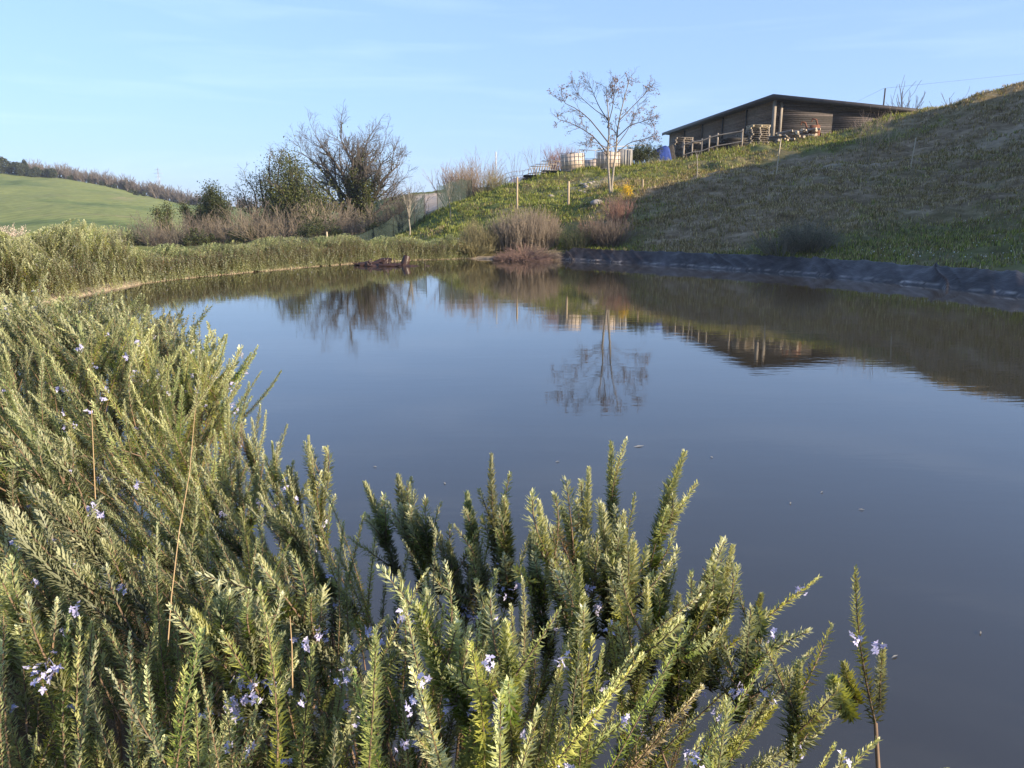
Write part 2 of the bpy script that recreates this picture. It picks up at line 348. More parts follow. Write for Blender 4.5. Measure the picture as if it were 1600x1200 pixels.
def dryness(x, y):
    u = 800 + x / np.maximum(y, 1) * 1190
    d = 1.25 * sstep(930, 1080, u) * sstep(25, 29, y + 2 * vnoise(x * .3, y * .3, 9)) * (1 - .75 * sstep(43, 46, y) * sstep(1500, 1350, u))
    d = np.maximum(d, .8 * sstep(46.5, 44, y) * sstep(33, 36, y) * sstep(880, 960, u) * (1 - sstep(37.5, 39, y) * sstep(42, 41, y) * sstep(1250, 1100, u)))
    d = np.maximum(d, .42 * sstep(960, 1100, u) * sstep(46, 43, y))
    d = d * (.8 + .5 * vnoise(x * .35, y * .9, 11)) + .30 * sstep(.05, .25, vnoise(x * .5, y * .5, 12)) * sstep(20, 30, y) * sstep(90, 70, y)
    return np.clip(d, 0, 1)
dr = dryness(x_, y_)
road = sstep(640, 665, ppx) * sstep(748, 735, ppx) * sstep(66, 72, y_) * sstep(118, 106, y_)
bench = sstep(960, 1040, ppx) * np.exp(-((y_ - (40.3 + .6 * vnoise(x_ * .4, y_ * 0, 17))) / .55) ** 2) * (.6 + .8 * vnoise(x_ * 1.2, y_, 18))
soil = np.clip(sstep(6, 3, np.hypot(x_, y_)) + sstep(0, -.3, pond_s(x_, y_)) + .7 * sstep(1.6, .6, pond_s(x_, y_)), 0, 1)
rubble = np.exp(-(((x_ - uu(915, 285) * 46) / 1.8) ** 2 + ((y_ - 46) / 2.2) ** 2))
tone = np.stack([dr, np.clip(road + .75 * bench + .5 * rubble, 0, 1), soil], -1)
m, n, p, o = newmat('ground_cover')
at_ = n.nodes.new('ShaderNodeAttribute'); at_.attribute_name = 'Col'; sx = n.nodes.new('ShaderNodeSeparateColor'); n.links.new(at_.outputs['Color'], sx.inputs[0])
co = coords(n); co2 = coords(n, (.6, 1, 2.2))
g1 = ramp(n, noise(n, .9, 9, co, .7), [(.32, (.045, .05, .018)), (.46, (.085, .10, .028)), (.56, (.13, .15, .045)), (.72, (.21, .20, .08))])
far = ramp(n, noise(n, .02, 10, coords(n, (1, .6, 1), (0, 0, R(20))), .7, .8), [(.34, (.075, .11, .04)), (.44, (.125, .165, .055)), (.53, (.19, .215, .075)), (.60, (.16, .19, .065)), (.68, (.24, .215, .11))])
geo = n.nodes.new('ShaderNodeNewGeometry'); sy = n.nodes.new('ShaderNodeSeparateXYZ'); n.links.new(geo.outputs['Position'], sy.inputs[0])
mr = n.nodes.new('ShaderNodeMapRange'); mr.inputs[1].default_value = 110; mr.inputs[2].default_value = 170; n.links.new(sy.outputs['Y'], mr.inputs[0])
wvt = n.nodes.new('ShaderNodeTexWave'); wvt.inputs['Scale'].default_value = .10; wvt.inputs['Distortion'].default_value = 2.5; wvt.inputs['Detail'].default_value = 3; wvt.inputs['Detail Scale'].default_value = .4
n.links.new(coords(n, (1, .35, 1), (0, 0, R(28))), wvt.inputs['Vector'])
far = mixc(n, .55, far, ramp(n, wvt.outputs['Fac'], [(.0, (.62,) * 3), (.25, (1.0,) * 3), (1, (1.12,) * 3)]), 'MULTIPLY')
g1 = mixc(n, mr.outputs[0], g1, far)
d1 = ramp(n, noise(n, 1.6, 10, co2, .72), [(.30, (.075, .055, .03)), (.45, (.17, .125, .075)), (.58, (.27, .205, .13)), (.72, (.42, .34, .24))])
s1 = ramp(n, noise(n, 4, 8, co), [(.3, (.07, .05, .03)), (.7, (.14, .10, .065))])
r1 = ramp(n, noise(n, .8, 8, co), [(.3, (.42, .33, .25)), (.7, (.55, .45, .36))])
c = mixc(n, sx.outputs[0], g1, d1); c = mixc(n, sx.outputs[1], c, r1); c = mixc(n, sx.outputs[2], c, s1)
n.links.new(c, p.inputs['Base Color']); p.inputs['Roughness'].default_value = .95; p.inputs['Specular IOR Level'].default_value = .1
bb = n.nodes.new('ShaderNodeBump'); bb.inputs['Strength'].default_value = .7; bb.inputs['Distance'].default_value = .12
n.links.new(noise(n, 3.5, 8, coords(n, (1, 1, 2)), .7), bb.inputs['Height']); n.links.new(bb.outputs[0], p.inputs['Normal'])
cap = np.stack([np.full(na, cen), np.arange(na), (np.arange(na) + 1) % na], -1)
me_parts = [(V, Fq, tone)]
gr = mk('ground', me_parts, m, smooth=True); tag(gr, kind='structure')

# ------------------------------------------------------------------ water
m, n, p, o = newmat('pond_water')
p.inputs['Base Color'].default_value = (.075, .062, .045, 1); p.inputs['Roughness'].default_value = .015; p.inputs['IOR'].default_value = 1.72
n.links.new(ramp(n, noise(n, .12, 4, coords(n)), [(.3, (.040, .033, .022)), (.7, (.032, .028, .020))]), p.inputs['Base Color'])
a1 = noise(n, 1.0, 4, coords(n, (.55, 2.2, 1), (0, 0, R(6))), .5, .4); a2 = noise(n, 1.0, 3, coords(n, (3.2, 11, 1), (0, 0, R(-5))), .5)
b1 = n.nodes.new('ShaderNodeBump'); b1.inputs['Strength'].default_value = 1; b1.inputs['Distance'].default_value = .0012; n.links.new(a1, b1.inputs['Height'])
b2 = n.nodes.new('ShaderNodeBump'); b2.inputs['Strength'].default_value = 1; b2.inputs['Distance'].default_value = .0005
n.links.new(a2, b2.inputs['Height']); n.links.new(b1.outputs[0], b2.inputs['Normal']); n.links.new(b2.outputs[0], p.inputs['Normal'])
wv = np.array([[-15, -1.2, 0], [15, -1.2, 0], [15, 33.5, 0], [-15, 33.5, 0]], float)
tag(mk('water', [(wv, np.array([[0, 1, 2, 3]]), None)], m), kind='structure')

# ------------------------------------------------------------------ pond edge: pale earth rim (left) and black liner (right)
def resample(pts, step):
    pts = np.array(pts, float); d = np.r_[0, np.cumsum(np.hypot(*np.diff(pts, axis=0).T))]; n_ = max(2, int(d[-1] / step))
    s = np.linspace(0, d[-1], n_); return np.stack([np.interp(s, d, pts[:, 0]), np.interp(s, d, pts[:, 1])], -1), s
def smooth_line(pts, step, it=6):
    q, s = resample(pts, step)
    for _ in range(it): q[1:-1] = (q[:-2] + 2 * q[1:-1] + q[2:]) / 4
    return q, s
def strip(q, prof, fn=None, colf=None):
    """loft profile (offset outward, z) along polyline q (land on the left of travel)"""
    T = np.gradient(q, axis=0); T /= np.linalg.norm(T, axis=1, keepdims=True); Nn = np.stack([-T[:, 1], T[:, 0]], -1)
    n_, k = len(q), len(prof); V = np.zeros((n_, k, 3))
    for j, (o_, z) in enumerate(prof): V[:, j, :2] = q + Nn * o_; V[:, j, 2] = z
    if fn is not None: V = fn(V, Nn)
    i, j = np.meshgrid(np.arange(n_ - 1), np.arange(k - 1), indexing='ij')
    Fq = np.stack([i * k + j, i * k + j + 1, (i + 1) * k + j + 1, (i + 1) * k + j], -1).reshape(-1, 4)[:, ::-1]
    return (V.reshape(-1, 3), Fq, None if colf is None else colf(V).reshape(-1, 3))
q, s_ = smooth_line([(-11.5, 12.6)] + SH_LEFT + SH_RIGHT[:2], .12)
def rimfn(V, Nn):
    k = vnoise(V[:, :, 0] * 2.5, V[:, :, 1] * 2.5, 21); V[:, :, 2] += .04 * k; V[:, :, :2] += Nn[:, None] * (.07 * k)[..., None]; return V
tag(mk('pond_rim', [strip(q, [(-.22, -.2), (-.10, -.03), (-.03, .04), (.06, .07), (.2, .11), (.45, .05)], rimfn)], M['earth'], smooth=True), kind='structure')

q, s_ = smooth_line(SH_RIGHT[1:] + SH_REST[:6], .05, 40)
K = 22
prof = [(-.5 + 1.75 * t, -.30 + .70 * (t ** .8) * 1.12) for t in np.linspace(0, 1, K)]
def linfn(V, Nn):
    S2 = np.repeat(s_[:, None], K, 1); t = np.linspace(0, 1, K)[None]
    ph = S2 + 1.3 * t + .25 * vnoise(S2 * .7, t * 2, 30)
    ph = ph + 1.1 * t
    r1_ = 1 - 2 * np.abs(vnoise(ph * 2.6, t * .5, 31)); r2_ = 1 - 2 * np.abs(vnoise(ph * 6.5, t * .8, 32))
    fold = .045 * r1_ ** 5 + .022 * r2_ ** 4 + .10 * np.exp(-((ph % 3.7 - 1.5) / .07) ** 2) * (.4 + vnoise(np.floor(ph / 3.7), 0 * ph, 33) + .5)
    V[:, :, 2] += fold + .05 * vnoise(S2 * .6, 0 * S2, 34) * t + sstep(.93, 1, t) * -.14
    V[:, :, :2] += Nn[:, None] * (.18 * vnoise(S2 * .5, 0 * S2, 35) * sstep(.2, 1, t) + .16 * np.exp(-((S2 % 9 - 5) / .25) ** 2) * sstep(.5, 1, t))[..., None]
    return V
def lincol(V):
    S2 = np.repeat(s_[:, None], K, 1); z = V[:, :, 2]; base = np.array([.017, .013, .014])
    k = np.exp(-((z - .055 - .02 * vnoise(S2 * 3, 0 * S2, 36)) / .016) ** 2) * (.35 + vnoise(S2 * 6, 0 * S2, 37))
    d = sstep(.0, .5, vnoise(S2 * 1.1 + z * 2, z * 3, 38)) * .03 + sstep(.1, .5, vnoise((S2 + 1.6 * z) * 7, z * 2, 39)) * .03
    return base + np.clip(k, 0, 1)[..., None] * np.array([.38, .33, .28]) + d[..., None] * np.array([1, .95, 1.0])
lm, n, p, o = newmat('liner_sheet'); a = n.nodes.new('ShaderNodeAttribute'); a.attribute_name = 'Col'
n.links.new(a.outputs['Color'], p.inputs['Base Color']); p.inputs['Specular IOR Level'].default_value = .16
n.links.new(ramp(n, noise(n, 2.5, 6, coords(n)), [(.3, (.33,) * 3), (.7, (.6,) * 3)]), p.inputs['Roughness'])
b = n.nodes.new('ShaderNodeBump'); b.inputs['Strength'].default_value = .6; b.inputs['Distance'].default_value = .02
n.links.new(noise(n, 5, 6, coords(n, (3, .8, 1), (0, 0, R(-25)))), b.inputs['Height']); n.links.new(b.outputs[0], p.inputs['Normal'])
lo = mk('pond_liner', [strip(q, prof, linfn, lincol)], lm, smooth=True)
tag(lo, 'wrinkled black plastic pond liner running along the right bank of the water', 'pond liner')

# ------------------------------------------------------------------ grass and daisies (uncountable)
g = np.random.default_rng(5)
def scatter(n_, px0, px1, y0, y1):
    y = np.sqrt(g.uniform(y0 ** 2, y1 ** 2, n_)); x = g.uniform(uu(px0, 330), uu(px1, 330), n_) * y; return x, y
gp = []
def tufts(n_, px0, px1, y0, y1, nb, hh, ww):
    x, y = scatter(n_, px0, px1, y0, y1); keep = (pond_s(x, y) > 1.35) & (vnoise(x * .8, y * .8, 41) + g.uniform(-.35, .35, n_) > -.12); x, y = x[keep], y[keep]
    d = dryness(x, y); z = hgt(x, y); k = len(x); isdry = g.random(k) < d
    B = np.stack([x, y, z - .02], -1); B = np.repeat(B, nb, 0) + g.normal(size=(k * nb, 3)) * np.array([.07, .07, 0]); isd = np.repeat(isdry, nb)
    hs = np.repeat(hh * g.uniform(.5, 1.5, k), nb) * g.uniform(.6, 1.2, k * nb)
    gc = [(.17, .21, .035), (.24, .29, .055), (.33, .36, .09), (.07, .09, .022), (.31, .29, .11), (.10, .09, .045)]
    dc = [(.38, .29, .175), (.27, .20, .115), (.52, .43, .29), (.20, .165, .08), (.18, .17, .07), (.15, .105, .06)]
    for msk, cc in ((~isd, gc), (isd, dc)): gp.extend(blades(g, B[msk], hs[msk], ww, .7, cc))
tufts(30000, 620, 1760, 19, 34, 5, .13, .022)
tufts(34000, 620, 1760, 33, 53, 5, .15, .03)
tufts(5000, 640, 1500, 50, 62, 5, .25, .04)
tag(mk('grass', gp, M['grass']), kind='stuff')
x, y = scatter(900, 1150, 1700, 18, 27); k = (pond_s(x, y) > 1.7) & (vnoise(x * .6, y * .6, 44) > .12); x, y = x[k], y[k]
B = np.stack([x, y, hgt(x, y) + .12], -1)
tag(mk('daisies', [leaves(g, B, .032, [(.8, .8, .78)], 0, 1.0)], M['petal']), kind='stuff')

# ------------------------------------------------------------------ rosemary
NG = np.array([(.17, .21, .055), (.26, .30, .09), (.33, .36, .14), (.40, .42, .22), (.18, .25, .04), (.35, .37, .07), (.10, .135, .045)])
TIP = np.array([.66, .65, .47])
def sprigs(g, base, tip, nn, nl, nw, bend=.10, t0=.08, cols=NG, tipmix=.55, stem_r=.0022):
    m = len(base); base = np.asarray(base, float); tip = np.asarray(tip, float); Ln = np.linalg.norm(tip - base, axis=1)[:, None]
    ctrl = (base + tip) / 2 + g.normal(size=(m, 3)) * Ln * bend - np.array([0, 0, .04]) * Ln
    t = (t0 + (1 - t0) * (np.arange(nn) + .5) / nn)[None] + g.uniform(-.5, .5, (m, nn)) * (1 - t0) / nn
    t = t[..., None]; P_ = (1 - t) ** 2 * base[:, None] + 2 * t * (1 - t) * ctrl[:, None] + t * t * tip[:, None]
    T = nrm(2 * (1 - t) * (ctrl - base)[:, None] + 2 * t * (tip - ctrl)[:, None])
    A = nrm(np.cross(T, np.array([.3, .2, .93]))); Bv = np.cross(T, A)
    ph = (np.arange(nn) * 2.39996)[None, :, None] + g.uniform(0, 6.28, (m, 1, 1)) + g.normal(size=(m, nn, 1)) * .35
    Q = np.cos(ph) * A + np.sin(ph) * Bv
    a = (1.38 - .72 * t ** 3) * g.uniform(.75, 1.2, (m, nn, 1)); D = np.cos(a) * T + np.sin(a) * Q
    D = nrm(D + g.normal(size=D.shape) * .2)
    ln = nl * (1 - .55 * t ** 5) * g.uniform(.7, 1.2, (m, nn, 1)) * (g.uniform(.68, 1.32, (m, 1, 1)))
    Sd = nrm(np.cross(D, T) + 1e-6) * (nw * .5)
    md = P_ + D * ln * .5; tp = md + nrm(D + .35 * T) * ln * .5
    V = np.stack([P_, md + Sd, tp, md - Sd], 2).reshape(-1, 3)
    c = cols[g.integers(0, len(cols), m)][:, None] * g.uniform(.8, 1.2, (m, nn, 1))
    dead = (g.random((m, 1, 1)) < .015) | ((g.random((m, nn, 1)) < .05) & (t < .5)); c = np.where(dead, np.array([.20, .13, .07]), c)
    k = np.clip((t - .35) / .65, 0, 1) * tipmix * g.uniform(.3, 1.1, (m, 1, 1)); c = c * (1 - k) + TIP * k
    c = c * (.42 + .58 * np.clip(t * 1.7, 0, 1)); c = np.repeat(c[:, :, None], 4, 2).reshape(-1, 3)  # darker toward the base: older needles, plus gap shade put into the colour
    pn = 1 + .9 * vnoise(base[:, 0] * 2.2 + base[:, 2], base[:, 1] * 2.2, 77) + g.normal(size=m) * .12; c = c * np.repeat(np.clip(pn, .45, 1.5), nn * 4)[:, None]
    N_ = len(V) // 4; st = None
    if stem_r:
        tt = np.linspace(0, .97, 5)[None, :, None]
        Ps = (1 - tt) ** 2 * base[:, None] + 2 * tt * (1 - tt) * ctrl[:, None] + tt * tt * tip[:, None]
        st = tubes(Ps, np.broadcast_to(np.linspace(1, .4, 5) * stem_r, (m, 5)), 3)
    return (V, np.arange(4 * N_).reshape(-1, 4), c), st, (P_, Q)
def clusters(g, pts, size, root, mx=60):
    pts = pts[g.permutation(len(pts))[:mx]]
    for p_ in pts: mk('flower', [blooms(g, np.array([p_]), size, True)], M['petal'], root)
def blooms(g, pts, size, all_=False):
    """two-lipped pale violet flowers: four petals each"""
    sel = g.random(len(pts)) < (2 if all_ else .34); pts = np.repeat(pts[sel], 5, 0); pts = pts + g.normal(size=pts.shape) * size * .9
    n = len(pts); V = []; 
    ax = nrm(g.normal(size=(n, 3)) + np.array([0, -.6, .3])); A = nrm(np.cross(ax, g.normal(size=(n, 3)))); B = np.cross(ax, A)
    for k in range(5):
        a = k * 1.2566; d = math.cos(a) * A + math.sin(a) * B; q = np.cross(ax, d); s = size * g.uniform(.7, 1.3, (n, 1)) * (1.4 if k == 0 else 1)
        V.append(np.stack([pts, pts + d * s * .5 + q * s * .28 + ax * s * .25, pts + d * s + ax * s * .1, pts + d * s * .5 - q * s * .28 + ax * s * .25], 1))
    V = np.concatenate(V).reshape(-1, 3); c = np.array([[.54, .53, .80], [.66, .65, .88], [.47, .46, .76]])[g.integers(0, 3, len(V) // 4)]
    return (V, np.arange(len(V)).reshape(-1, 4), np.repeat(c, 4, 0))
EDGE = np.array([(-9, 8.5), (-6.2, 7.2), (-4.2, 6.0), (-2.75, 4.9), (-1.85, 4.1), (-1.35, 3.3), (-1.0, 2.65), (-.70, 2.12), (-.40, 1.78), (-.14, 1.56), (.10, 1.50), (.27, 1.45), (.40, 1.32), (.47, 1.18), (.50, 1.0), (.52, .8)])
def inpoly(x, y, P_):
    ins = np.zeros(x.shape, bool)
    for k in range(len(P_)):
        a = P_[k]; b = P_[(k + 1) % len(P_)]; c = (a[1] > y) != (b[1] > y)
        with np.errstate(divide='ignore', invalid='ignore'): xi = (b[0] - a[0]) * (y - a[1]) / (b[1] - a[1] + 1e-12) + a[0]
        ins ^= c & (x < xi)
    return ins
REG = np.vstack([EDGE, [(.45, .72), (-.6, .80), (-1.4, .95), (-3.2, 2.0), (-6.5, 4.5), (-11, 7.0)]])
def edged(x, y):
    d = np.full(x.shape, 9.)
    for k in range(len(EDGE) - 1):
        a = EDGE[k]; e = EDGE[k + 1] - a; t = np.clip(((x - a[0]) * e[0] + (y - a[1]) * e[1]) / (e @ e), 0, 1)
        d = np.minimum(d, np.hypot(x - a[0] - t * e[0], y - a[1] - t * e[1]))
    return d
def top(x, y):
    d = edged(x, y); r = np.hypot(x, y)
    z = .90 + .12 * sstep(0, .5, d) + .14 * vnoise(x * 1.7, y * 1.7, 51) + .10 * vnoise(x * 4.5, y * 4.5, 52)
    z = z + .20 * sstep(1.6, 3.0, r) * sstep(5.5, 3.6, r) - .02 * sstep(4, 6, r) + .11 * np.exp(-((x + .15) / .45) ** 2) + .12 * sstep(-.3, -2.0, x)
    cap = CAM_Z - .46 * r - .02                       # keep the sprays right under the camera out of its way
    return np.where(r < 2.2, np.minimum(z, np.maximum(cap, .55) + .24), z)
def bush_cells():
    return [  # name-less description of each bush, its area
     ('rosemary bush with tall upright flowering sprigs at the water edge, right of the foreground', lambda x, y: x > -.12),
     ('rosemary bush in the centre foreground, its flowering tips leaning out over the water', lambda x, y: (x <= -.12) & (x > -.62) & (y < 2.6)),
     ('rosemary bush in the lower left foreground with long arching sprigs and dry stalks', lambda x, y: (x <= -.62) & (y < 1.75 - .25 * x)),
     ('rosemary bush in the middle of the left bank, with sprigs reaching right over the water', lambda x, y: (x <= -.62) & (y >= 1.75 - .25 * x) & (y < 3.9 - .1 * x)),
     ('farthest bush of the near rosemary mass, pale green, beside the left shore inlet', lambda x, y: y >= 3.9 - .1 * x)]
def px_tip(px, py, y): return W(px, py, y)
HERO = {0: [(955, 693, 1.42, 960, 960), (920, 732, 1.40, 905, 980), (1070, 707, 1.36, 1000, 960), (842, 784, 1.15, 900, 1010), (878, 794, 1.25, 930, 1000), (990, 850, 1.2, 960, 1060),
            (1145, 853, 1.30, 1080, 1080), (1118, 858, 1.22, 1060, 1090), (1190, 930, 1.2, 1170, 1110), (905, 880, 1.0, 905, 1160), (1040, 880, 1.3, 1010, 1060), (1060, 930, 1.15, 1050, 1130), (1010, 905, 1.1, 985, 1120),
            (940, 790, 1.3, 950, 1000), (975, 800, 1.32, 965, 1000), (1175, 985, 1.1, 1150, 1130), (1250, 1035, 1.0, 1240, 1190), (1090, 960, 1.2, 1075, 1120), (830, 835, 1.3, 860, 1030), (1128, 890, 1.25, 1110, 1080)],
        1: [(768, 711, 1.48, 790, 950), (730, 771, 1.45, 760, 960), (622, 744, 1.62, 660, 900), (570, 754, 1.62, 620, 900), (650, 800, 1.5, 690, 930), (788, 780, 1.4, 800, 950), (700, 850, 1.4, 720, 980), (638, 790, 1.55, 660, 930),
            (650, 945, 1.0, 740, 1130), (790, 975, .95, 800, 1190), (745, 850, 1.4, 755, 1000)],
        2: [(10, 640, 1.5, 180, 860), (0, 790, 1.15, 230, 1010), (300, 955, 1.0, 400, 1120), (380, 940, 1.0, 420, 1120), (405, 870, 1.1, 520, 1040), (0, 915, 1.0, 100, 1080), (60, 760, 1.3, 230, 960), (30, 690, 1.4, 140, 860)],
        3: [(482, 682, 1.95, 510, 880), (512, 698, 1.98, 500, 860), (375, 655, 2.2, 430, 830), (425, 690, 2.1, 440, 840), (405, 772, 1.6, 560, 960), (372, 566, 2.75, 290, 650), (335, 548, 2.9, 290, 640), (290, 512, 3.5, 230, 600), (262, 492, 3.8, 225, 580), (450, 730, 2.0, 470, 870)],
        4: []}
xs = g.uniform(-9.5, .6, 130000); ys = g.uniform(.7, 8.6, 130000)
rr_ = np.hypot(xs, ys); dens = np.where(rr_ < 3.2, np.where(ys < 1.15, 290, 410), np.where(rr_ < 5, 380, 290)) / (130000 / (10.1 * 7.9))
keep = inpoly(xs, ys, REG) & (g.random(len(xs)) < dens) & (xs / ys > -1.05); xs, ys = xs[keep], ys[keep]
for bi, (lab, fn) in enumerate(bush_cells()):
    k = fn(xs, ys); x, y = xs[k], ys[k]; m_ = len(x); cx, cy = x.mean(), y.mean()
    root = thing('rosemary_bush', (cx, cy, gz(cx, cy)), lab, 'bush', 'rosemary bushes round the pond')
    zt = top(x, y) + g.normal(size=m_) * .045
    dpt = np.where(g.random(m_) < np.where(np.hypot(x, y) > 2.4, .56, .48), g.uniform(.08, np.where(np.hypot(x, y) > 2.4, .75, .5), m_), 0); zt = zt - dpt      # inner, lower sprays
    Ls = g.uniform(.26, .50, m_) * np.where(np.hypot(x, y) > 2.6, .85, 1)
    ed = np.exp(-edged(x, y) / .35)[:, None]
    nz = np.stack([vnoise(x * 1.1, y * 1.1, 61), vnoise(x * 1.1, y * 1.1, 62)], -1) * .9
    ln = nz + g.normal(size=(m_, 2)) * .29 + np.stack([-.06 + .36 * sstep(-.1, .4, x) - .26 * sstep(-.3, -1.0, x) * sstep(2.2, 1.3, y), np.full(m_, .04)], -1) + ed * sstep(1.7, 2.6, y)[:, None] * np.array([.38, .12]) + (sstep(2, 3, y)[:, None] * np.stack([vnoise(x * 2.3, y * 2.3, 63), vnoise(x * 2.3, y * 2.3, 64)], -1)) * 1.5
    ln = ln + np.exp(-((x + 1.1) ** 2 + (y - 1.2) ** 2) / .5)[:, None] * np.array([-.2, .10])
    tip = np.stack([x, y, zt], -1); tip[:, :2] += ln * (Ls * .5)[:, None]
    dirv = nrm(np.concatenate([ln, np.ones((m_, 1))], 1)); base = tip - dirv * Ls[:, None]
    ok = (np.linalg.norm(tip - np.array([0, 0, CAM_Z]), axis=1) > .86); tip, base = tip[ok], base[ok]
    near = np.hypot(tip[:, 0], tip[:, 1]) < 3.1
    fo = []; sm = []; bl = []
    for msk, nn, nl, nw in ((near, 350, .0172, .0036), (~near, 120, .0255, .0078)):
        if msk.sum():
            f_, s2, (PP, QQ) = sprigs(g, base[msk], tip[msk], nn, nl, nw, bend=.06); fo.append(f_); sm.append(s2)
            nb = int(msk.sum() * .8); a = g.integers(0, msk.sum(), nb); b = g.integers(int(nn * .35), int(nn * .96), nb)
            cl = vnoise(PP[a, b][:, 0] * 3, PP[a, b][:, 1] * 3, 71) > .0
            bp = (PP[a, b] + QQ[a, b] * .017)[cl]; (clusters(g, bp, .0055, root, 95) if bi < 4 and nn > 200 else fo.append(blooms(g, bp, .0075)))
    H = HERO[bi]
    if H:
        tp = np.array([W(a, b, c) for a, b, c, d, e in H]); bs = np.array([W(d, e, c * .96) for a, b, c, d, e in H])
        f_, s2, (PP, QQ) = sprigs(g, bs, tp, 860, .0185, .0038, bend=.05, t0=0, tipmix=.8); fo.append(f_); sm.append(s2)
        a = g.integers(0, len(H), len(H) * 4); b = g.integers(120, 320, len(H) * 4); clusters(g, PP[a, b] + QQ[a, b] * .018, .0060, root, 28)
        # side shoots on the long sprigs
        nside = 7; tt = g.uniform(.05, .65, (len(H), nside, 1)); st0 = bs[:, None] * (1 - tt) + tp[:, None] * tt
        d = nrm((tp - bs)[:, None] + g.normal(size=(len(H), nside, 3)) * .09 + np.array([0, 0, .05])); e = st0 + d * (g.uniform(.07, .15, (len(H), nside, 1)))
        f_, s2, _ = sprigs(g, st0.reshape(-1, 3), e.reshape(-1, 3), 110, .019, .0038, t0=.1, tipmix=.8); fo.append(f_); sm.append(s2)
    # woody branches rising from the bank into the sprays
    nb = 60; a = g.integers(0, len(base), nb); b0 = np.stack([base[a, 0] * .8 + cx * .2, base[a, 1] * .8 + cy * .2], -1)
    p0 = np.concatenate([b0, hgt(b0[:, 0], b0[:, 1])[:, None]], 1); p2 = base[a]; p1 = (p0 + p2) / 2 + g.normal(size=(nb, 3)) * .05
    sm.append(tubes(np.stack([p0, p1, p2], 1), np.array([[.006, .0045, .003]]).repeat(nb, 0), 4))
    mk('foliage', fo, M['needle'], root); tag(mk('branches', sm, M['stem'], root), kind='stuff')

root = thing('rosemary_bush', (.62, 1.05, .35), 'single thin rosemary sprig standing alone against the water at the lower right', 'bush', 'rosemary bushes round the pond')
bs = np.array([W(1368, 1130, 1.05), W(1340, 1100, 1.05), W(1375, 1110, 1.07), W(1330, 1120, 1.05)]); tp = np.array([W(1337, 888, 1.10), W(1318, 1037, 1.06), W(1380, 1010, 1.08), W(1300, 1060, 1.02)])
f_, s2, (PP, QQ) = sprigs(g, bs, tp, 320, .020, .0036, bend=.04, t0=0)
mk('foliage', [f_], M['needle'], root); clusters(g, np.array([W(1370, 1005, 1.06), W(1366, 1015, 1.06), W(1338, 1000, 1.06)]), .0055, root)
mk('branches', [s2, path([W(1368, 1130, 1.05), W(1375, 1250, 1.03), (.60, 1.0, .2)], .003, .005, 4)], M['stem'], root)

# the clump on the left shore and the trailing hedge behind the water
def hedge_bush(lab, ctrl, n_, Lr, nn, nl, nw, h, wd, hang, cols=NG, tipmix=.3):
    """ctrl: shoreline points the bush covers; tips over the top and hanging down the face"""
    q, s = smooth_line(ctrl, .1, 4); T = np.gradient(q, axis=0); T /= np.linalg.norm(T, axis=1, keepdims=True); Nn = np.stack([-T[:, 1], T[:, 0]], -1)
    i = g.integers(0, len(q), n_); t = g.uniform(0, 1, n_); a = g.uniform(0, 1, n_) ** .8
    off = -.22 + a * wd                         # distance inland
    prof = h * (.62 + .38 * np.sin(np.clip(a * 1.25 + .15, 0, 1) * math.pi)) * (1 + .34 * (sstep(-.25, .2, vnoise(q[i, 0] * 1.3, q[i, 1] * 1.3, 81)) - .6) + .35 * vnoise(q[i, 0] * 3, q[i, 1] * 3, 82))
    xy = q[i] + Nn[i] * off[:, None]; gzz = np.maximum(hgt(xy[:, 0], xy[:, 1]), 0)
    face = g.random(n_) < hang
    tip = np.concatenate([xy, (gzz * .5 + prof)[:, None]], 1); d = g.normal(size=(n_, 3)) * .36 + np.array([.1, 0, 1.0]); d[:, :2] += -Nn[i] * .25
    Ls = Lr * g.uniform(.6, 1.3, n_)
    # hanging strands on the water side
    hx = q[i] + Nn[i] * (g.uniform(-.30, .10, n_))[:, None]; hz0 = prof * g.uniform(.15, .95, n_)
    d2 = g.normal(size=(n_, 3)) * .22 + np.array([0, 0, -1.0]); d2[:, :2] -= Nn[i] * .2
    tip2 = np.concatenate([hx, (hz0 - Ls * .6)[:, None]], 1); tip2[:, 2] = np.maximum(tip2[:, 2], .03)
    tip = np.where(face[:, None], tip2, tip); d = nrm(np.where(face[:, None], d2, d)); base = tip - d * Ls[:, None]
    c = q.mean(0); root = thing('rosemary_bush', (c[0], c[1], 0.1), lab, 'bush', 'rosemary bushes round the pond')
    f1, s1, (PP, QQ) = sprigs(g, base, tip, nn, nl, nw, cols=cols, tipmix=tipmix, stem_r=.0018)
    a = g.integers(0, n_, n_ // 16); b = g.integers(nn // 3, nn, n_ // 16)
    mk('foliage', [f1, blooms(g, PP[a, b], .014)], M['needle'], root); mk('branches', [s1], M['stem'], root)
HG = np.array([(.22, .29, .10), (.16, .22, .075), (.33, .37, .16), (.10, .14, .05), (.33, .33, .15)])
hedge_bush('big mounded rosemary clump with upswept tips where the left shore turns', [(-14.5, 14.2), (-12.0, 14.6), on_water(60, 474), on_water(150, 457), on_water(225, 442)], 4200, .62, 42, .052, .020, 1.28, 2.6, .14, tipmix=.65)
hl = [on_water(*p) for p in [(222, 442), (310, 432), (400, 424), (480, 417), (560, 411), (640, 406.5), (725, 404)]]
hn = ['rosemary hedge bush next to the mounded clump, trailing to the pale rim', 'yellowish rosemary hedge bush whose strands hang like a curtain over the rim',
      'dark green rosemary hedge bush below the ivy covered trees', 'rosemary hedge bush below the big bare tree, beside the short white stake',
      'low rosemary hedge bush behind the driftwood in the water', 'last rosemary hedge bush before the dry grass clumps, at the foot of the green slope']
